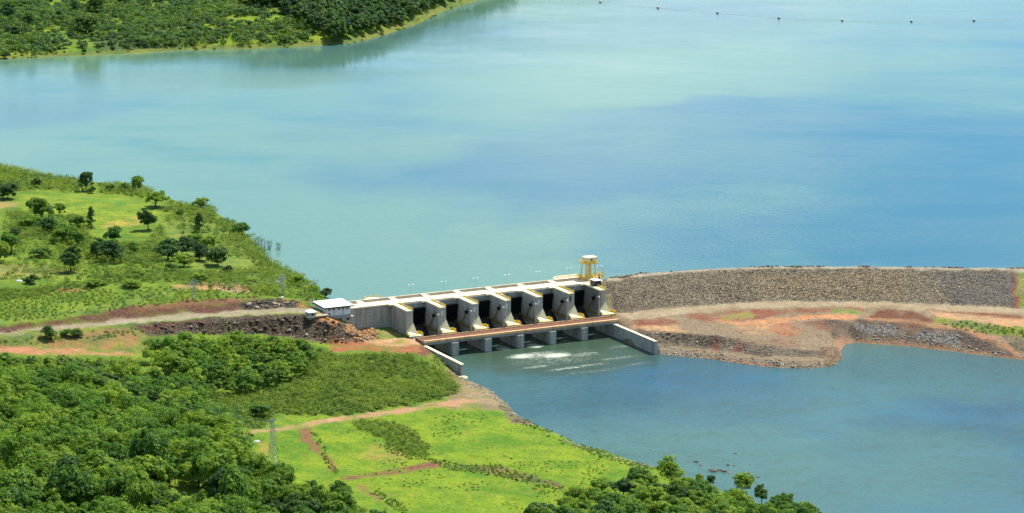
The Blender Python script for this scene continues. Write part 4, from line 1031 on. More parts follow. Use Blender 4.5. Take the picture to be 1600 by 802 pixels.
#SPLIT_VEG
# ------------------------------------------------------------------ vegetation
def leaf_quads(cen, nor, size, r=rng, flat=.7):
    """one quad per centre, facing roughly along nor with a random tilt"""
    n = len(cen)
    nn = nor + r.normal(0, flat, (n, 3)); nn /= np.linalg.norm(nn, axis=1, keepdims=True) + 1e-9
    a = np.cross(nn, r.normal(0, 1, (n, 3))); a /= np.linalg.norm(a, axis=1, keepdims=True) + 1e-9
    b = np.cross(nn, a)
    s = (size * r.uniform(.6, 1.4, n))[:, None] if np.ndim(size) == 0 else (size * r.uniform(.6, 1.4, n))[:, None]
    a = a * s * .5; b = b * s * .5 * r.uniform(.55, 1, n)[:, None]
    V = np.stack([cen - a - b, cen + a - b * .6, cen + a * .8 + b, cen - a * .7 + b * .9], 1).reshape(-1, 3)
    return V
def clumps(cc, cr, nq, size, r=rng, squash=.8):
    """leaf clumps: centres cc (n,3), radii cr (n,), nq quads in each"""
    n = len(cc)
    d = r.normal(0, 1, (n, nq, 3)); d /= np.linalg.norm(d, axis=2, keepdims=True)
    d[..., 2] = np.where(d[..., 2] < -.25, -d[..., 2], d[..., 2])
    rad = cr[:, None] * r.uniform(.72, 1.05, (n, nq))
    p = cc[:, None, :] + d * rad[..., None] * np.array([1, 1, squash])
    V = leaf_quads(p.reshape(-1, 3), (d + np.array([0, 0, .5])).reshape(-1, 3), size if np.ndim(size) == 0 else np.repeat(size, nq), r, .32)
    return V
def quads_mesh(name, V, rnd, mat):
    Fc = np.arange(len(V)).reshape(-1, 4)
    return fastmesh(name, V, Fc, mat, {'rnd': ('POINT', np.repeat(rnd, 4))})
def crown(seed, rx, rz, nc, nq, leaf, shape='round', zc=None):
    r = np.random.default_rng(seed)
    out = []; zc = zc if zc is not None else rz * 1.25
    lob = [(0, 0, 0, 1.0)] if shape == 'tall' else [(r.uniform(-.45, .45) * rx, r.uniform(-.45, .45) * rx, r.uniform(-.3, .35) * rz, r.uniform(.5, .8)) for _ in range(5)]
    cs = []; rs = []
    for i in range(nc):
        lx, ly, lz, lr = lob[i % len(lob)]
        d = r.normal(0, 1, 3); d /= np.linalg.norm(d)
        if d[2] < -.35: d[2] *= -.6
        k = r.uniform(.55, 1.0)
        if shape == 'tall':
            z = r.uniform(-1, 1); w_ = (1 - z) ** .6 * .75 if z > -.6 else 1.0
            cs.append((d[0] * rx * w_ * k, d[1] * rx * w_ * k, z * rz)); rs.append(rx * r.uniform(.28, .42))
        elif shape == 'spread':
            cs.append((lx * 1.3 + d[0] * rx * lr * k, ly * 1.3 + d[1] * rx * lr * k, lz * .6 + abs(d[2]) * rz * .8 * k)); rs.append(rx * r.uniform(.15, .24))
        else:
            cs.append((lx + d[0] * rx * lr * k, ly + d[1] * rx * lr * k, lz + d[2] * rz * lr * k)); rs.append(rx * r.uniform(.15, .38))
    cs = np.array(cs) + np.array([0, 0, zc]); rs = np.array(rs)
    V = clumps(cs, rs, nq, leaf, r)
    rnd = np.clip(np.repeat(r.uniform(0.15, .85, nc), nq) + r.normal(0, .12, nc * nq), 0, 1)
    return V, rnd
def trunk_mesh(name, h, r0, rx, zc, seed, mat=None):
    r = random.Random(seed); m = MB()
    m.tube((0, 0, -1.0), (.15, .1, h * .55), r0, r0 * .7, 6).tube((.15, .1, h * .55), (.1, .2, h), r0 * .7, r0 * .35, 6)
    for i in range(5):
        a = r.uniform(0, 6.28); z = h * r.uniform(.4, .7)
        m.tube((.1, .1, z), (math.cos(a) * rx * .6, math.sin(a) * rx * .6, zc + r.uniform(-.2, .4) * rx), r0 * .42, r0 * .15, 5)
    me = bpy.data.meshes.new(name); me.from_pydata(m.v, [], m.f); me.materials.append(mat or M['bark']); return me

# prototypes: (crown mesh, trunk mesh, radius, height)
PROTO = {}
def proto(key, seeds, rx, rz, nc, nq, leaf, shape, mat):
    PROTO[key] = []
    for s_ in seeds:
        zc = rz * {'round': 1.0, 'tall': 1.0, 'spread': 1.15}[shape]
        if key == 'airy': zc *= 1.2
        V, rn = crown(s_, rx, rz, nc, nq, leaf, shape, zc)
        PROTO[key].append((quads_mesh('crown', V, rn, M[mat]), trunk_mesh('trunk', zc + rz * .3, rx * .075, rx, zc, s_), rx, zc + rz))
proto('round', range(1, 8), 5.0, 4.4, 72, 56, .56, 'round', 'leaf')
proto('spread', range(11, 15), 6.0, 3.9, 80, 50, .58, 'spread', 'leaf')
proto('tall', range(21, 23), 2.6, 5.6, 55, 50, .45, 'tall', 'leaf_dark')
proto('dark', range(31, 35), 4.6, 4.4, 72, 56, .54, 'round', 'leaf_dark')
proto('shrubby', range(41, 44), 3.6, 2.4, 50, 28, .48, 'round', 'leaf')
proto('airy', range(61, 65), 5.4, 4.6, 40, 46, .5, 'spread', 'leaf')
proto('fine', range(71, 75), 4.6, 5.4, 90, 60, .42, 'round', 'leaf')
proto('yellow', range(51, 52), 3.2, 2.4, 44, 26, .5, 'round', 'leaf_yellow')
def tree(q, key, rad, label, group=None, hs=1.0, cat='tree', i=None, name=None):
    ps = PROTO[key]; p = ps[random.randrange(len(ps)) if i is None else i]
    s = rad / p[2]
    t = bpy.data.objects.new(name or 'broadleaf_tree', None); link(t)
    t.location = (float(q[0]), float(q[1]), float(q[2]) - .1); t.rotation_euler = (0, 0, random.uniform(0, 6.28)); t.scale = (s, s * random.uniform(.9, 1.1), s * hs)
    c = bpy.data.objects.new('crown', p[0]); link(c, t); k = bpy.data.objects.new('trunk', p[1]); link(k, t)
    return tag(t, label, cat, group)

# ---- big forest at the lower left, grove at the lower right
def jitter_grid(x0, x1, y0, y1, step, poly, jit=.42, zf=tz):
    xs = np.arange(x0, x1, step); ys = np.arange(y0, y1, step)
    X, Y = np.meshgrid(xs, ys, indexing='ij'); X = X + (np.arange(len(ys)) % 2)[None, :] * step / 2
    X = X.ravel() + rng.uniform(-jit, jit, X.size) * step; Y = Y.ravel() + rng.uniform(-jit, jit, Y.size) * step
    z = zf(X, Y); px, py = pr(X, Y, z)
    m = np.zeros(X.shape, bool)
    px = px + fbm(X, Y, 11, 401, 4) * 9; py = py + fbm(X, Y, 11, 411, 4) * 5
    for p in (poly if isinstance(poly[0][0], (tuple, list)) else [poly]): m |= inpoly(px, py, p)
    return np.stack([X[m], Y[m], z[m]], 1), px[m], py[m]
FOREST = [[(-160, 572), (60, 574), (140, 580), (215, 578), (240, 566), (252, 548), (330, 545), (420, 545), (470, 548), (500, 560), (480, 590), (440, 606), (400, 614), (340, 622), (322, 642), (335, 664), (352, 690), (378, 712), (400, 728), (420, 748), (455, 768), (500, 788), (560, 812), (620, 850), (700, 960), (760, 1060), (-420, 1060), (-420, 600), (-160, 590)]]
fp, fpx, fpy = jitter_grid(-480, 60, 1010, 1620, 7.9, FOREST)
gap = fbm(fp[:, 0], fp[:, 1], 30, 301, 3)
keepf = gap > -.42; fp, fpx, fpy = fp[keepf], fpx[keepf], fpy[keepf]
infr = (fpx > -25) & (fpy < 832); 
order = np.argsort(fp[:, 1] + (~infr) * 5000)
FG = 'broadleaf trees packed in the forest at the lower left'
NIND = 178
def frad(x, y, py):
    base = np.interp(py, [540, 600, 660, 900], [4.2, 4.9, 5.7, 6.3])
    k = random.choice((.55, .75, .95, 1.1, 1.35, 1.65))
    return base * (min(k, .85) if py < 600 and pr(x, y, 18)[0] < 240 else (min(k, 1.0) if pr(x, y, 10)[0] > 385 else k))
ind = order[:NIND]; rest = order[NIND:]
for i in ind:
    v = random.random(); key = 'round' if v < .34 else ('spread' if v < .52 else ('fine' if v < .72 else ('airy' if v < .84 else 'dark')))
    kind = {'round': 'round leafy crown', 'spread': 'broad flat crown', 'dark': 'dark dense crown', 'fine': 'tall fine-leaved crown', 'airy': 'loose airy crown'}[key]
    where = 'left' if fpx[i] < 200 else ('middle' if fpx[i] < 400 else 'right')
    tree(fp[i], key, frad(fp[i, 0], fp[i, 1], fpy[i]), f'tree with a {kind} packed in the forest along the bottom edge, {where} part', f'{kind} trees in the {where} part of the bottom forest', hs=random.uniform(.95, 1.45))
# the remaining trees of the wood, one mass of crowns
VS, RS = [], []
for i in rest:
    rad = frad(fp[i, 0], fp[i, 1], fpy[i]); sd = int(rng.integers(1e6)); r_ = np.random.default_rng(sd)
    tone = r_.uniform(0.05, .95)
    V, rn = crown(sd, rad, rad * r_.uniform(.8, 1.2), 44, 34, .72, 'round' if r_.random() < .7 else 'spread', rad * 1.1)
    VS.append(V + fp[i]); RS.append(rn * .4 + tone * .6)
V = np.concatenate(VS); o = bpy.data.objects.new('forest', quads_mesh('forest', V, np.concatenate(RS), M['leaf_stuff'])); link(o)
tag(o, 'dense green forest canopy filling the slope between the dirt track and the nearer trees', 'forest', kind='stuff')
print('forest', len(ind), len(rest), len(V) // 4)

GROVE = [(835, 815), (870, 790), (930, 775), (985, 765), (1040, 758), (1085, 768), (1130, 778), (1180, 786), (1215, 796), (1240, 806), (1262, 816), (1290, 850), (1330, 900), (800, 900)]
gp, gpx, gpy = jitter_grid(0, 180, 1080, 1330, 9.0, GROVE)
inn = gpy < 855; gp, gpx, gpy = gp[inn], gpx[inn], gpy[inn]
special = [(1049, 766, 'fine', 7.6, 1.0, 'tallest broad tree at the water end of the grass field, pale green dome'),
           (995, 776, 'spread', 6.6, .9, 'dark green flat-topped tree at the corner of the bright grass field'),
           (1160, 778, 'fine', 6.4, .9, 'bright green feathery tree standing over the river, right of the two small trees'),
           (1092, 760, 'round', 2.6, 1.5, 'left of the two small round trees standing against the river'),
           (1110, 762, 'dark', 2.3, 1.4, 'right of the two small round trees standing against the river, darker'),
           (1190, 788, 'dark', 3.8, 1.4, 'dark tree right behind the bright feathery tree over the river'),
           (1222, 796, 'spread', 5.2, 1.2, 'tree second from the right end of the riverside grove'),
           (1250, 812, 'round', 3.3, 1.1, 'last small tree at the right end of the riverside grove'),
           (920, 790, 'round', 5.0, 1.1, 'tree left of the centre of the riverside grove below the yellow blossom'),
           (880, 800, 'round', 4.6, 1.0, 'dull green tree at the left end of the riverside grove')]
for x, y, k_, rad, hs_, lb in special:
    tree(on_ground(x, y), k_, rad, lb, hs=hs_)
q = on_ground(916, 783); q[2] += 1.5; tree(q, 'yellow', 3.6, 'tree covered in yellow blossom in the left part of the riverside grove', hs=.95, i=0)
for i in range(len(gp)):
    if any(abs(gpx[i] - x) < 16 and abs(gpy[i] - y) < 12 for x, y, *_ in special) or gpy[i] > 840: continue
    v = random.random(); key = 'round' if v < .65 else ('spread' if v < .85 else 'dark')
    tree(gp[i], key, random.uniform(4.4, 7.0), 'leafy tree crowded in the riverside grove at the bottom edge', 'trees crowded in the riverside grove', hs=random.uniform(.9, 1.25))
print('grove', len(gp))

# ---- single trees of the left hill: foot x, foot y, crown radius, stretch, kind, label
HILL = [
 (405, 652, 4.6, .85, 'round', 'pale round tree standing where the track meets the forest and the shrub slope'),
 (12, 312, 5.6, .9, 'dark', 'dark round tree cut by the left edge at the top of the hill'),
 (58, 292, 3.0, 1.0, 'dark', 'small dark round tree behind the terraced field, near the left'),
 (135, 299, 3.6, 1.6, 'dark', 'tall bluish tree on the hill rim against the reservoir, left of the terraces'),
 (142, 302, 2.2, 1.0, 'dark', 'low dark tree at the foot of the tall bluish rim tree'),
 (243, 324, 6.4, 1.15, 'spread', 'umbrella-shaped dark tree at the right end of the terraced field, against the water'),
 (232, 360, 4.6, 1.4, 'dark', 'leaning dark tree below the umbrella-shaped tree at the field edge'),
 (143, 357, 2.4, 1.1, 'tall', 'dark columnar tree at the lower left corner of the bright field'),
 (110, 426, 4.7, 1.5, 'dark', 'lone dark tree casting a round shadow on the open hill grass'),
 (68, 402, 4.8, .8, 'spread', 'pale spreading tree standing alone above a small dark shadow on the hill'),
 (64, 346, 5.6, 1.4, 'round', 'tall greyish tree at the top of the hill tree group'),
 (93, 337, 3.2, 1.2, 'round', 'small greyish tree left of the columnar tree, top of the group'),
 (45, 356, 4.6, .9, 'round', 'leafy tree in the left hill group, nearest to the left edge at mid height'),
 (80, 366, 4.8, 1.1, 'dark', 'dark tree in the middle of the left hill group'),
 (98, 380, 5.4, 1.1, 'round', 'rounded bright tree at the lower end of the left hill group'),
 (118, 358, 3.8, 1.2, 'round', 'slim green tree just left of the columnar tree'),
 (122, 384, 3.6, 1.3, 'round', 'thin green tree below the columnar tree'),
 (18, 396, 5.2, 1.3, 'round', 'grey green tree close to the left edge below the hill group'),
 (-4, 410, 5.2, 1.2, 'round', 'tree cut by the left edge beside the open hill grass'),
 (20, 372, 3.0, 1.0, 'dark', 'small dark bush-like tree above the grey green tree at the left edge'),
 (152, 402, 4.4, 1.3, 'dark', 'very dark tree left of the black-shadowed pair in the middle of the hill'),
 (178, 410, 5.6, 1.15, 'dark', 'dark wide tree with deep shadow in the middle of the hill'),
 (176, 378, 4.2, 1.2, 'round', 'lighter tree behind the dark wide tree in the middle of the hill'),
 (208, 396, 3.2, 1.2, 'round', 'small tree between the dark wide tree and the large dark thicket'),
 (262, 408, 5.6, 1.1, 'dark', 'dark tree at the left end of the large thicket near the water'),
 (285, 400, 5.2, 1.1, 'dark', 'dark tree at the upper middle of the large thicket near the water'),
 (288, 417, 5.0, .9, 'round', 'green tree at the lower middle of the large thicket near the water'),
 (312, 408, 5.2, 1.0, 'dark', 'dark tree in the centre right of the large thicket near the water'),
 (330, 395, 4.6, 1.1, 'round', 'tree at the upper right of the large thicket near the water'),
 (340, 416, 5.0, 1.0, 'dark', 'dark tree at the lower right end of the large thicket near the water'),
 (306, 382, 4.0, .9, 'round', 'tree on top of the large thicket near the water'),
 (268, 422, 2.8, .9, 'round', 'small pale tree at the lower left foot of the large thicket'),
 (312, 363, 3.0, .82, 'tall', 'slim dark tree standing alone above the large thicket'),
 (282, 340, 2.2, 1.3, 'round', 'slim small tree on the slope right of the umbrella-shaped tree'),
 (313, 322, 3.8, 1.0, 'round', 'leafy tree on the hill rim against the water, highest on the right slope'),
 (377, 368, 4.2, 1.0, 'round', 'leafy tree on the bank rim where the right slope meets the water'),
 (46, 444, 3.0, .9, 'dark', 'single round bush beside the white boulder on the hill'),
 (150, 447, 4.0, .6, 'round', 'low dark bush on the hill above the road, left one'),
 (208, 449, 3.6, .7, 'round', 'low round bush on the hill above the road, middle one'),
 (357, 428, 2.4, 1.0, 'dark', 'small dark round bush at the foot of the bank near the water'),
 (313, 438, 3.0, .8, 'round', 'pale round bush below the large thicket'),
 (213, 434, 4.2, .7, 'round', 'wide pale bush above the middle roadside bush'),
 (175, 299, 2.8, .9, 'round', 'left bush of the row behind the terraced field'),
 (196, 298, 3.2, .9, 'round', 'middle bush of the row behind the terraced field'),
 (216, 297, 3.6, 1.3, 'round', 'right and tallest bush of the row behind the terraced field'),
 (76, 532, 3.2, 1.2, 'dark', 'dark tree between the gravel road and the dirt track, leftmost of three'),
 (100, 526, 2.6, .9, 'round', 'green bush between the gravel road and the dirt track, middle of three'),
 (122, 528, 2.9, .9, 'dark', 'dark bush between the gravel road and the dirt track, right of three'),
 (508, 460, 2.6, 1.0, 'dark', 'round bush at the water edge above the white building'),
 (495, 457, 2.4, .9, 'round', 'bush just left of the round bush at the water edge above the building'),
 (465, 443, 3.2, .9, 'round', 'bush on the bank rim right of the small hill pylon'),
]
for x, y, rad, hs_, k_, lb in HILL: tree(on_ground(x, y) - np.array([0, 0, rad * .28]), k_, rad * 1.38, lb, hs=hs_ * .98, cat='bush' if ' bush' in lb and 'tree' not in lb.split(' bush')[0] else 'tree')
# bare-trunked tree on the field
q = on_ground(391, 706); t = empty('thin_tree', q, 0, label='lone thin tree with bare dark trunk beside the track, left of the field pylon', cat='tree')
MB().tube((0, 0, -.5), (.4, 0, 5.5), .22, .15, 6).tube((.4, 0, 5.5), (1.5, .3, 8.2), .13, .06, 5).tube((.4, 0, 5.0), (-1.6, .2, 7.6), .12, .05, 5).tube((.4, 0, 6), (.2, .6, 9), .1, .05, 5).build('trunk', M['bark'], t)
V, rn = crown(77, 2.6, 1.8, 16, 22, .5, 'round', 7.8); c = bpy.data.objects.new('crown', quads_mesh('crown', V, rn, M['leaf'])); link(c, t)

# ---- shrub cover (nobody could count it)
def shrub_stuff(name, poly, step, rlo, rhi, mat, label, nq=16, leaf=.5, box=None, prob=1.0, seed=5, hs=.75, cat='shrubs', zf=tz):
    x0, x1, y0, y1 = box
    p, px, py = jitter_grid(x0, x1, y0, y1, step, poly, .5, zf=zf)
    n_ = fbm(p[:, 0], p[:, 1], step * 7, seed, 3)
    r_ = np.random.default_rng(seed)
    k = (n_ + r_.uniform(-.35, .35, len(p))) > (1 - 2 * prob) * .6 if prob < 1 else np.ones(len(p), bool)
    p = p[k]; n_ = n_[k]
    rad = r_.uniform(rlo, rhi, len(p)) * (1 + .35 * n_)
    sub = 3; cc = np.repeat(p, sub, 0) + r_.uniform(-.6, .6, (len(p) * sub, 3)) * np.repeat(rad, sub)[:, None] * np.array([1, 1, .4]); cc[:, 2] += np.repeat(rad, sub) * .35
    cr = np.repeat(rad, sub) * r_.uniform(.5, .75, len(cc))
    V = clumps(cc, cr, nq, leaf, r_, hs)
    tone = np.repeat(np.clip(.5 + n_ * .55 + r_.normal(0, .16, len(p)), 0, 1), sub)
    rn = np.clip(np.repeat(tone, nq) + r_.normal(0, .10, len(V) // 4), 0, 1)
    o = bpy.data.objects.new(name, quads_mesh(name, V, rn, M[mat])); link(o)
    print(name, len(p), len(V) // 4)
    return tag(o, label, cat, kind='stuff')
shrub_stuff('shrub_cover', [[(430, 640), (440, 612), (480, 580), (500, 556), (560, 556), (640, 556), (690, 585), (716, 606), (722, 616), (690, 624), (640, 633), (600, 640), (540, 648), (450, 652)]],
            2.7, 1.1, 4.4, 'leaf_shrub', 'thick light green shrubs covering the slope between the dirt apron and the lower track', nq=26, leaf=.5, box=(-130, 0, 1380, 1640), seed=8)
shrub_stuff('hedge_shrubs', [[(550, 660), (600, 657), (640, 668), (672, 700), (665, 714), (640, 708), (600, 690), (560, 672)]],
            2.1, .9, 2.7, 'leaf_scrub', 'strip of dull green shrubs crossing the bright field below the track', nq=15, leaf=.42, box=(-80, 0, 1290, 1480), seed=9)
shrub_stuff('forest_edge_shrubs', [[(330, 618), (400, 608), (445, 600), (440, 640), (425, 652), (340, 660), (318, 642)], [(225, 560), (232, 535), (260, 528), (400, 530), (470, 535), (515, 548), (520, 558), (500, 575), (470, 560), (420, 552), (240, 556)],
            [(330, 650), (420, 640), (430, 655), (420, 668), (350, 672)], [(-200, 560), (60, 560), (215, 566), (220, 580), (-200, 580)], [(380, 700), (400, 712), (450, 755), (520, 780), (640, 830), (620, 850), (500, 800), (420, 760), (370, 720)]],
            2.6, 1.5, 3.0, 'leaf_scrub', 'low green undergrowth along the upper and right edges of the forest', nq=15, leaf=.5, box=(-400, 0, 1200, 1660), seed=10)
shrub_stuff('hill_scrub', [[(-150, 248), (0, 258), (130, 282), (150, 300), (0, 298), (-150, 290)], [(150, 290), (220, 290), (246, 300), (230, 308), (160, 302)],
            [(260, 318), (330, 324), (390, 368), (418, 407), (458, 430), (505, 460), (500, 472), (420, 462), (300, 444), (200, 440), (90, 456), (-150, 500), (-150, 465), (60, 452), (190, 420), (260, 425), (350, 425), (400, 420), (350, 360), (300, 335), (262, 330)],
            [(10, 330), (130, 340), (150, 380), (230, 385), (250, 350), (260, 380), (240, 420), (130, 400), (60, 375), (20, 370)]],
            3.1, 1.3, 3.8, 'leaf_scrub', 'scattered scrub and low bushes on the grassy left hill', nq=15, leaf=.55, box=(-420, -60, 1600, 2150), prob=.74, seed=12)
shrub_stuff('pasture_bushes', [[(0, 345), (60, 350), (150, 380), (250, 380), (260, 425), (380, 430), (300, 445), (150, 440), (0, 440)], [(255, 325), (320, 330), (390, 385), (410, 410), (340, 400), (260, 350)]],
            4.2, 1.4, 4.2, 'leaf_scrub', 'loose bushes dotted over the open middle of the left hill', nq=22, leaf=.5, box=(-420, -60, 1600, 2150), prob=.66, seed=22)
shrub_stuff('roadside_weeds', [[(-150, 455), (100, 450), (300, 448), (420, 460), (400, 466), (300, 472), (200, 482), (100, 496), (-150, 515)], [(0, 530), (100, 522), (210, 514), (230, 520), (215, 526), (150, 532), (40, 538), (0, 540)],
            [(1462, 498), (1500, 501), (1560, 508), (1600, 516), (1640, 522), (1640, 532), (1580, 524), (1520, 517), (1470, 508)], [(675, 556), (690, 565), (705, 580), (695, 584), (672, 566)]],
            2.6, .7, 1.6, 'leaf_shrub', 'weeds and small plants scattered beside the roads', nq=12, leaf=.42, box=(-420, 330, 1480, 1800), prob=.66, seed=13)
shrub_stuff('meadow_tufts', [[(400, 700), (470, 668), (560, 655), (640, 645), (800, 640), (850, 668), (1040, 735), (1000, 770), (900, 790), (820, 830), (620, 830), (430, 745)]],
            2.6, .3, .8, 'leaf_tuft', 'grass tufts and low weeds on the bright green field', nq=6, leaf=.45, hs=.16, box=(-130, 110, 1180, 1480), prob=.2, seed=14, cat='grass')
shrub_stuff('meadow_ditch_weeds', [[(650, 712), (700, 722), (780, 730), (880, 758), (876, 768), (770, 744), (690, 732)], [(486, 672), (494, 676), (530, 738), (520, 740)], [(600, 690), (660, 712), (650, 720), (600, 706)], [(590, 762), (640, 800), (628, 806), (580, 772)],
            [(820, 655), (880, 680), (965, 713), (1010, 728), (1008, 734), (955, 720), (870, 690), (815, 664)]],
            1.9, .4, 1.0, 'leaf_scrub', 'darker weeds growing along the ditches and the edge of the field', nq=10, leaf=.4, box=(-130, 110, 1180, 1500), prob=.7, seed=15, cat='grass')

# ---- far shore
def zfar(x, y): return tz2(x, y)[0]
FWOOD = [[(335, -70), (345, 5), (430, 14), (470, 36), (505, 58), (540, 63), (575, 56), (600, 50), (640, 34), (680, 14), (725, -2), (780, -20), (860, -70)]]
p, px, py = jitter_grid(-330, 90, 2560, 3330, 7.2, FWOOD, .42, zfar)
VS, RS = [], []
for i in range(len(p)):
    sd = int(rng.integers(1e6)); r_ = np.random.default_rng(sd); rad = r_.uniform(4, 8)
    V, rn = crown(sd, rad, rad * r_.uniform(.8, 1.2), 22, 20, 1.5, 'round', rad * 1.3)
    VS.append(V + p[i]); RS.append(rn * .5 + r_.uniform(0, 1) * .5)
V = np.concatenate(VS); o = bpy.data.objects.new('far_forest', quads_mesh('far_forest', V, np.concatenate(RS), M['leaf_far'])); link(o)
tag(o, 'dark dense forest on the far shore coming down to the water at the top', 'forest', kind='stuff'); print('far', len(p), len(V) // 4)
FSCR = [[(-150, -60), (345, -60), (345, 5), (440, 20), (500, 62), (420, 68), (300, 70), (200, 76), (100, 80), (0, 84), (-150, 90)]]
shrub_stuff('far_scrub', FSCR, 6.6, 3.0, 8.0, 'leaf_farscrub', 'mixed bushes and small trees on the far grassy shore', nq=34, leaf=1.3, box=(-760, -150, 2450, 3450), prob=.72, seed=16, zf=zfar)
shrub_stuff('far_bank_scrub', [[(0, 84), (200, 76), (400, 66), (500, 64), (560, 64), (620, 44), (700, 12), (720, 2), (690, 22), (620, 50), (545, 70), (420, 76), (200, 84), (0, 92)]], 6.5, 1.2, 2.6, 'leaf_scrub',
            'low pale bushes along the far waterline', nq=10, leaf=1.1, box=(-560, -20, 2550, 3200), prob=.5, seed=17, zf=zfar)
FT = [(12, 34, 8, 1.3, 'dark', 'dark tree at the left end of the far shore'), (45, 44, 7, 1.2, 'dark', 'second dark tree from the left on the far shore, lower on the slope'), (25, 58, 7.5, .8, 'dark', 'wide dark bushes just above the far waterline at the left'),
      (135, 56, 11, .95, 'dark', 'big dark spreading tree alone on the far shore, well left of the dense wood'), (118, 22, 7, 1.1, 'dark', 'dark tree behind the big spreading tree on the far shore, left one'),
      (150, 24, 8, 1.2, 'dark', 'dark tree behind the big spreading tree on the far shore, right one'), (190, 12, 8, 1.0, 'dark', 'dark tree at the top edge right of the far pair'),
      (92, 30, 5, 1.0, 'dark', 'small dark tree left of the far pair'), (528, 66, 9, 1.25, 'dark', 'dark tree at the far waterline on the point of the dense wood'),
      (542, 58, 6, 1.2, 'round', 'bright green tree on the point of the far dense wood'), (8, 92, 5, .8, 'dark', 'low dark bush at the far waterline cut by the left edge')]
for x, y, rad, hs_, k_, lb in FT:
    q = None
    for z in np.arange(70, RES_Z - .1, -.5):
        c_ = P(x, y, z)
        if zfar(c_[0], c_[1])[0] >= z: q = c_; break
    if q is None: q = P(x, y, RES_Z)
    tree(q, k_, rad, lb, hs=hs_)

# ---- dead trees standing in the flooded edge of the reservoir
for i, (x, y, h, lb) in enumerate([(403, 384, 7, 'drowned grey bush in the reservoir, farthest from the bank top'), (411, 388, 8, 'drowned bush in the reservoir with brown twigs, middle of the upper three'), (421, 390, 7, 'drowned thin bush standing furthest out in the reservoir'),
        (434, 390, 5, 'single faint drowned shrub to the right of the others'), (417, 412, 7, 'dark drowned sapling close to the bank'), (422, 417, 5, 'short drowned sapling beside the dark one'), (433, 421, 4, 'lowest drowned shrub near the bank foot')]):
    q = P(x, y, RES_Z); r_ = random.Random(i); m = MB(); t = empty('drowned_bush', (q[0], q[1], RES_Z), 0, label=lb, cat='dead bush', group='drowned bushes in the reservoir edge')
    for j in range(16):
        a = r_.uniform(0, 6.28); b_ = r_.uniform(.1, .9) * h * .35; bx, by = r_.uniform(-1.5, 1.5), r_.uniform(-1.5, 1.5)
        m.tube((bx, by, -.5), (bx + math.cos(a) * b_, by + math.sin(a) * b_, h * r_.uniform(.5, 1)), .10, .04, 4)
    m.build('stems', M['dead_wood'], t)
    if i in (0, 1, 2, 3):
        V, rn = crown(900 + i, 1.9, h * .3, 9, 9, .4, 'round', h * .6); c = bpy.data.objects.new('twigs', quads_mesh('twigs', V, rn, M['leaf_scrub'])); link(c, t)

# ------------------------------------------------------------------ loose rock
bm = bmesh.new(); bmesh.ops.create_icosphere(bm, subdivisions=1, radius=1); bm.verts.ensure_lookup_table()
ICV = np.array([v.co[:] for v in bm.verts][:12]); bm.free()
bm = bmesh.new(); bmesh.ops.create_icosphere(bm, subdivisions=0 + 1, radius=1); bm.free()
bm = bmesh.new(); bmesh.ops.create_cube(bm, size=1.6); bmesh.ops.bevel(bm, geom=bm.edges[:], offset=.4, segments=1, affect='EDGES'); bmesh.ops.triangulate(bm, faces=bm.faces[:])
RV = np.array([v.co[:] for v in bm.verts]); RF = np.array([[v.index for v in f.verts] for f in bm.faces]); bm.free()
def rocks(name, poly, step, lo, hi, mat, label, box, seed, prob=1.0, sink=.35, flat=.7):
    p, px, py = jitter_grid(*box, step, poly, .5); r_ = np.random.default_rng(seed)
    k = r_.random(len(p)) < prob; p = p[k]; n = len(p)
    s = (lo + (hi - lo) * r_.random(n) ** 2.2) * (1 + .5 * fbm(p[:, 0], p[:, 1] * 2, 30, seed + 9, 3))
    A = r_.normal(0, 1, (n, 3, 3)); Q, _ = np.linalg.qr(A)
    v = RV[None] * (1 + r_.uniform(-.28, .28, (n, len(RV), 1)))
    v = v * (s[:, None] * r_.uniform(.6, 1.15, (n, 3)))[:, None, :]
    v = np.einsum('nij,nkj->nki', Q, v); v[..., 2] *= flat
    v = v + p[:, None, :]; v[..., 2] += (s * (1 - sink * 2) * .5)[:, None]
    Fc = (RF[None] + (np.arange(n) * len(RV))[:, None, None]).reshape(-1, 3)
    rn = np.repeat(np.clip(r_.normal(.45, .22, n) + fbm(p[:, 0], p[:, 1] * 2, 22, seed, 4) * .42, 0, 1), len(RV))
    o = bpy.data.objects.new(name, fastmesh(name, v.reshape(-1, 3), Fc, M[mat], {'rnd': ('POINT', rn)})); link(o); print(name, n)
    return tag(o, label, 'rocks', kind='stuff')
EMB = [[(948, 440), (1010, 433), (1100, 426), (1200, 421), (1400, 422), (1576, 425), (1586, 480), (1450, 472), (1300, 468), (1180, 470), (1090, 476), (1010, 483), (972, 487), (955, 480)]]
rocks('riprap', EMB, 1.0, .2, .6, 'riprap', 'brown and grey broken stone covering the face of the embankment', (40, 345, 1560, 1850), 61, .8)
rocks('crest_stones', [[(955, 432), (1000, 425.5), (1100, 418.5), (1200, 414), (1400, 415), (1600, 417), (1650, 418), (1650, 420), (1400, 417.4), (1200, 416.4), (1100, 421), (1000, 428), (955, 435)]], 1.1, .4, .9, 'darkrock', 'row of dark stones along the upstream edge of the embankment crest', (40, 360, 1600, 1900), 62, .8)
rocks('shore_rubble', [[(1030, 541), (1100, 547), (1180, 558), (1250, 566), (1300, 560), (1318, 562), (1308, 574), (1270, 577), (1215, 576), (1160, 570), (1110, 563), (1060, 558), (1034, 555)], [(1000, 520), (1060, 521), (1150, 531), (1190, 541), (1240, 549), (1230, 556), (1170, 550), (1100, 541), (1036, 536), (1010, 530)],
      [(1335, 520), (1400, 524), (1480, 534), (1560, 548), (1600, 560), (1560, 556), (1480, 545), (1400, 537), (1330, 532)], [(1440, 515), (1500, 524), (1540, 536), (1500, 538), (1430, 528)]],
      1.5, .3, .95, 'greyrock', 'grey rubble along the waterline of the right bank', (70, 330, 1380, 1700), 63, .7)
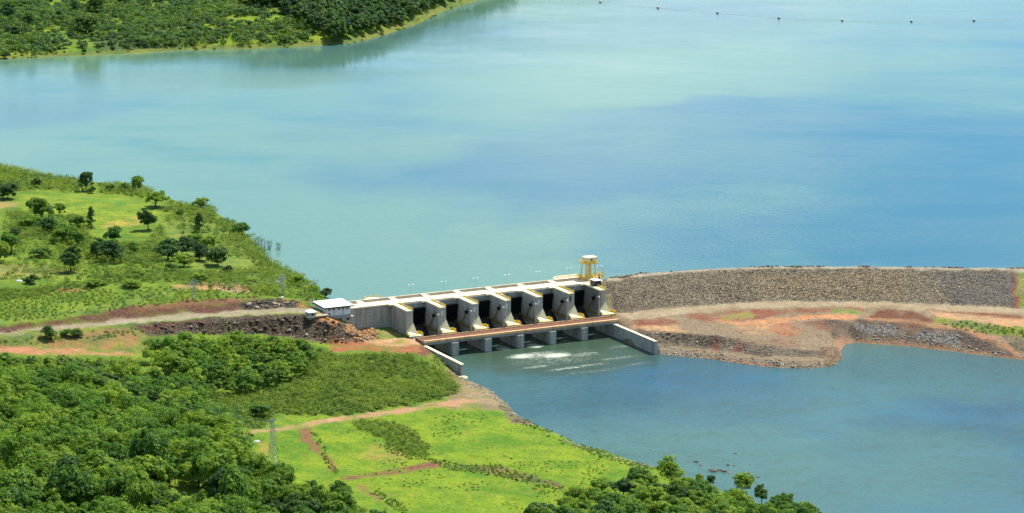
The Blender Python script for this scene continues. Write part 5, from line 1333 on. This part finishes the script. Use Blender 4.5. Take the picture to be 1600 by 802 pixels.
rocks('cliff_rocks', [[(240, 504), (350, 499), (440, 494), (490, 493), (520, 500), (545, 512), (578, 522), (585, 532), (540, 537), (495, 535), (455, 526), (400, 522), (320, 523), (240, 524)], [(380, 472), (440, 469), (468, 474), (450, 482), (385, 484)]],
      1.4, .35, 1.7, 'darkrock', 'dark blocky basalt forming the cut face below the road end', (-240, -60, 1540, 1760), 64, .48, sink=.4, flat=.6)
rocks('rubble_heap', [[(543, 508), (562, 504), (590, 521), (588, 530), (555, 530), (546, 518)]], 1.3, .5, 1.5, 'rubble_tan', 'heap of orange broken rock at the foot of the white building', (-110, -60, 1540, 1680), 65, .9, sink=.25)
rocks('bank_stones', [[(728, 592), (745, 599), (770, 613), (792, 630), (808, 650), (832, 662), (835, 668), (800, 656), (785, 640), (760, 620), (725, 600)], [(835, 664), (905, 696), (1015, 730), (1015, 733), (900, 699)], [(660, 541), (672, 541), (724, 576), (722, 592), (690, 572)]],
      1.3, .25, .8, 'greyrock', 'small stones scattered along the left river bank', (-80, 80, 1280, 1560), 66, .6)
rocks('scattered_stones', [[(990, 500), (1100, 497), (1240, 490), (1350, 492), (1440, 503), (1400, 520), (1330, 528), (1300, 552), (1200, 540), (1100, 524), (1000, 516)], [(1480, 500), (1600, 510), (1600, 545), (1540, 530)]],
      2.2, .18, .6, 'riprap', 'loose stones scattered over the dirt of the right bank', (50, 345, 1400, 1750), 67, .45)
for i, (x, y, r0, lb) in enumerate([(1111, 735, 1.4, 'left dark rock of the shoal behind the riverside grove'), (1116, 737, 1.8, 'biggest brown rock of the shoal behind the riverside grove'), (1124, 735, 1.3, 'pointed rock in the middle of the shoal'), (1131, 737, 1.6, 'right brown rock of the shoal behind the riverside grove'), (1137, 739, 1.0, 'smallest rock at the right end of the shoal'),
        (1137, 727, 1.1, 'flat dark rock alone in the river above the shoal'), (1149, 709, .9, 'dark rock farthest up the river from the shoal'), (1172, 726, .7, 'tiny dark rock to the right of the shoal'), (1087, 722, 1.3, 'reddish rock awash left of the shoal, upper one'), (1096, 727, 1.2, 'reddish rock awash left of the shoal, lower one'), (1147, 728, .7, 'tiny rock beside the flat dark rock'), (1185, 746, .9, 'small white-edged rock beside the feathery tree')]):
    q = P(x, y, 0); blob_rock('river_rock', x, y, r0, M['darkrock'], lb, 'rock', .45, 0, q)
